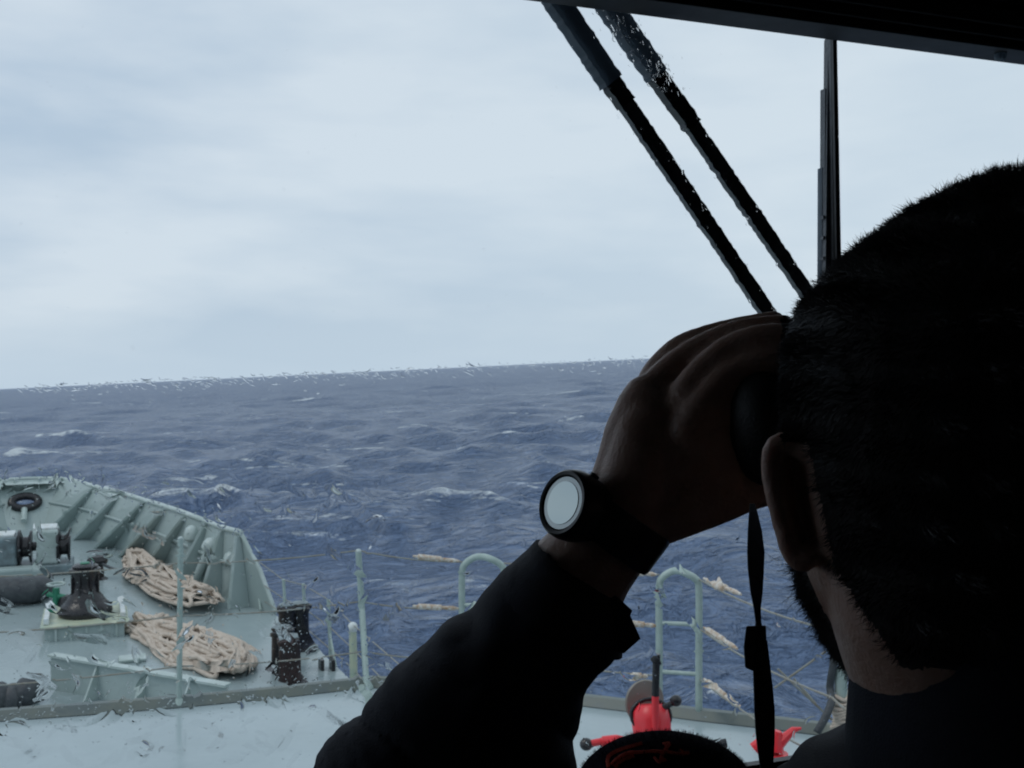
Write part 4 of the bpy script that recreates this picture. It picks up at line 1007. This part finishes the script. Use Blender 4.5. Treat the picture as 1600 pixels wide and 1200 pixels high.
for q_, (r0, r1, w_) in enumerate([(.0325, .0345, .0125)]):
    rr = []
    for k in range(49):
        a = 2*math.pi*k/48; d = xw*math.cos(a)*1.0+yw*math.sin(a)*.86; c = wc2+d*r1
        rr.append([c+ax_*w_*s1+d.normalized()*.0022*s2 for s1, s2 in ((-1, -1), (1, -1), (1, .6), (.8, 1), (-.8, 1), (-1, .6))])
    MB().rings(rr, caps=False).build('band', M['plastic'], wt, smooth='a')
mb = MB()
for s_ in (-1, 1):
    mb.tube([wc_-wn_*.012+ax_*.010*s_*.6, wc_-wn_*.018+V(.012, .004, -.008*s_)], .0055, 10)
mb.tube([wc_-wn_*.009, wc2], [.017, .024], 24); mb.build('lug', M['plastic'], wt, smooth='a')
MB().lathe(wc_-wn_*.007+ax_*.0185, [(.003, 0), (.003, .004), (0, .0045)], 12, ax_).build('crown', M['plastic'], wt)

# binoculars
bo = thing('binoculars', P(1330, 650, .64), 'black binoculars held up to the face with both hands', 'binoculars')
fwd = V(-.12, .99, 0).normalized(); sidev = V(.99, .12, 0)
for s_, nm in ((-1, 1), (1, 1)):
    ec = P(1262 if s_ < 0 else 1440, 655, .585) if s_ < 0 else P(1262, 655, .585)+sidev*.066
    MB().lathe(ec, [(.018, -.02), (.0215, -.018), (.0215, .012), (.0285, .02), (.031, .04), (.0325, .09), (.034, .12), (.033, .135), (.029, .136)], 32, fwd).build('barrel', M['binoc'], bo, smooth='a')
    MB().lathe(ec+fwd*.13, [(.0285, 0), (.0285, .001), (0, .003)], 24, fwd).build('lens', M['lens'], bo, smooth='a')
    MB().lathe(ec-fwd*.02, [(.0225, -.012), (.0225, .006), (.019, .007), (.019, -.012)], 28, fwd).build('eyecup', M['plastic'], bo, smooth='a')
e0 = P(1262, 655, .585)
MB().tube([e0+sidev*.033+fwd*.0, e0+sidev*.033+fwd*.1], .009, 14).build('hinge', M['binoc'], bo, smooth='a')
# prism housing filling the grip
MB().ell(P(1190, 664, .592), V(.0225, 0, .004), V(0, .034, 0), V(-.006, 0, .036), 24, 14).build('grip_housing', M['binoc'], bo, smooth=True)
def ribbon(rows, D, th=.0011):
    r_ = []
    for (xl, xr, y, dd) in rows:
        a, b_ = P(xl, y, D+dd), P(xr, y, D-dd*.3); n = V(0, 1, 0)*th
        r_.append([a-n, b_-n, b_+n, a+n])
    return MB().rings(r_)
st = ribbon([(1172, 1179, 787, .004), (1171, 1183, 800, .004), (1169, 1190, 830, .004), (1168, 1194, 862, .003), (1169, 1193, 890, .002), (1173, 1191, 925, .002), (1178, 1188, 950, .0), (1181, 1189, 972, .0), (1180, 1192, 985, .0)], .535).build('neck_strap', M['strap'], bo)
bk = MB(); pt = [(1166, 978), (1197, 977), (1199, 1040), (1190, 1050), (1175, 1048), (1164, 1043), (1162, 1010)]
bk.rings([[P(x, y, .530) for x, y in pt], [P(x, y, .538) for x, y in pt]]); bk.build('strap_slider', M['plastic'], bo, bevel=.0008)
ribbon([(1178, 1198, 1000, 0), (1177, 1203, 1040, 0), (1178, 1207, 1075, 0), (1179, 1210, 1110, 0), (1181, 1210, 1145, 0), (1184, 1209, 1172, 0), (1186, 1208, 1186, 0), (1190, 1206, 1215, 0)], .53).build('lower_strap', M['strap'], bo)
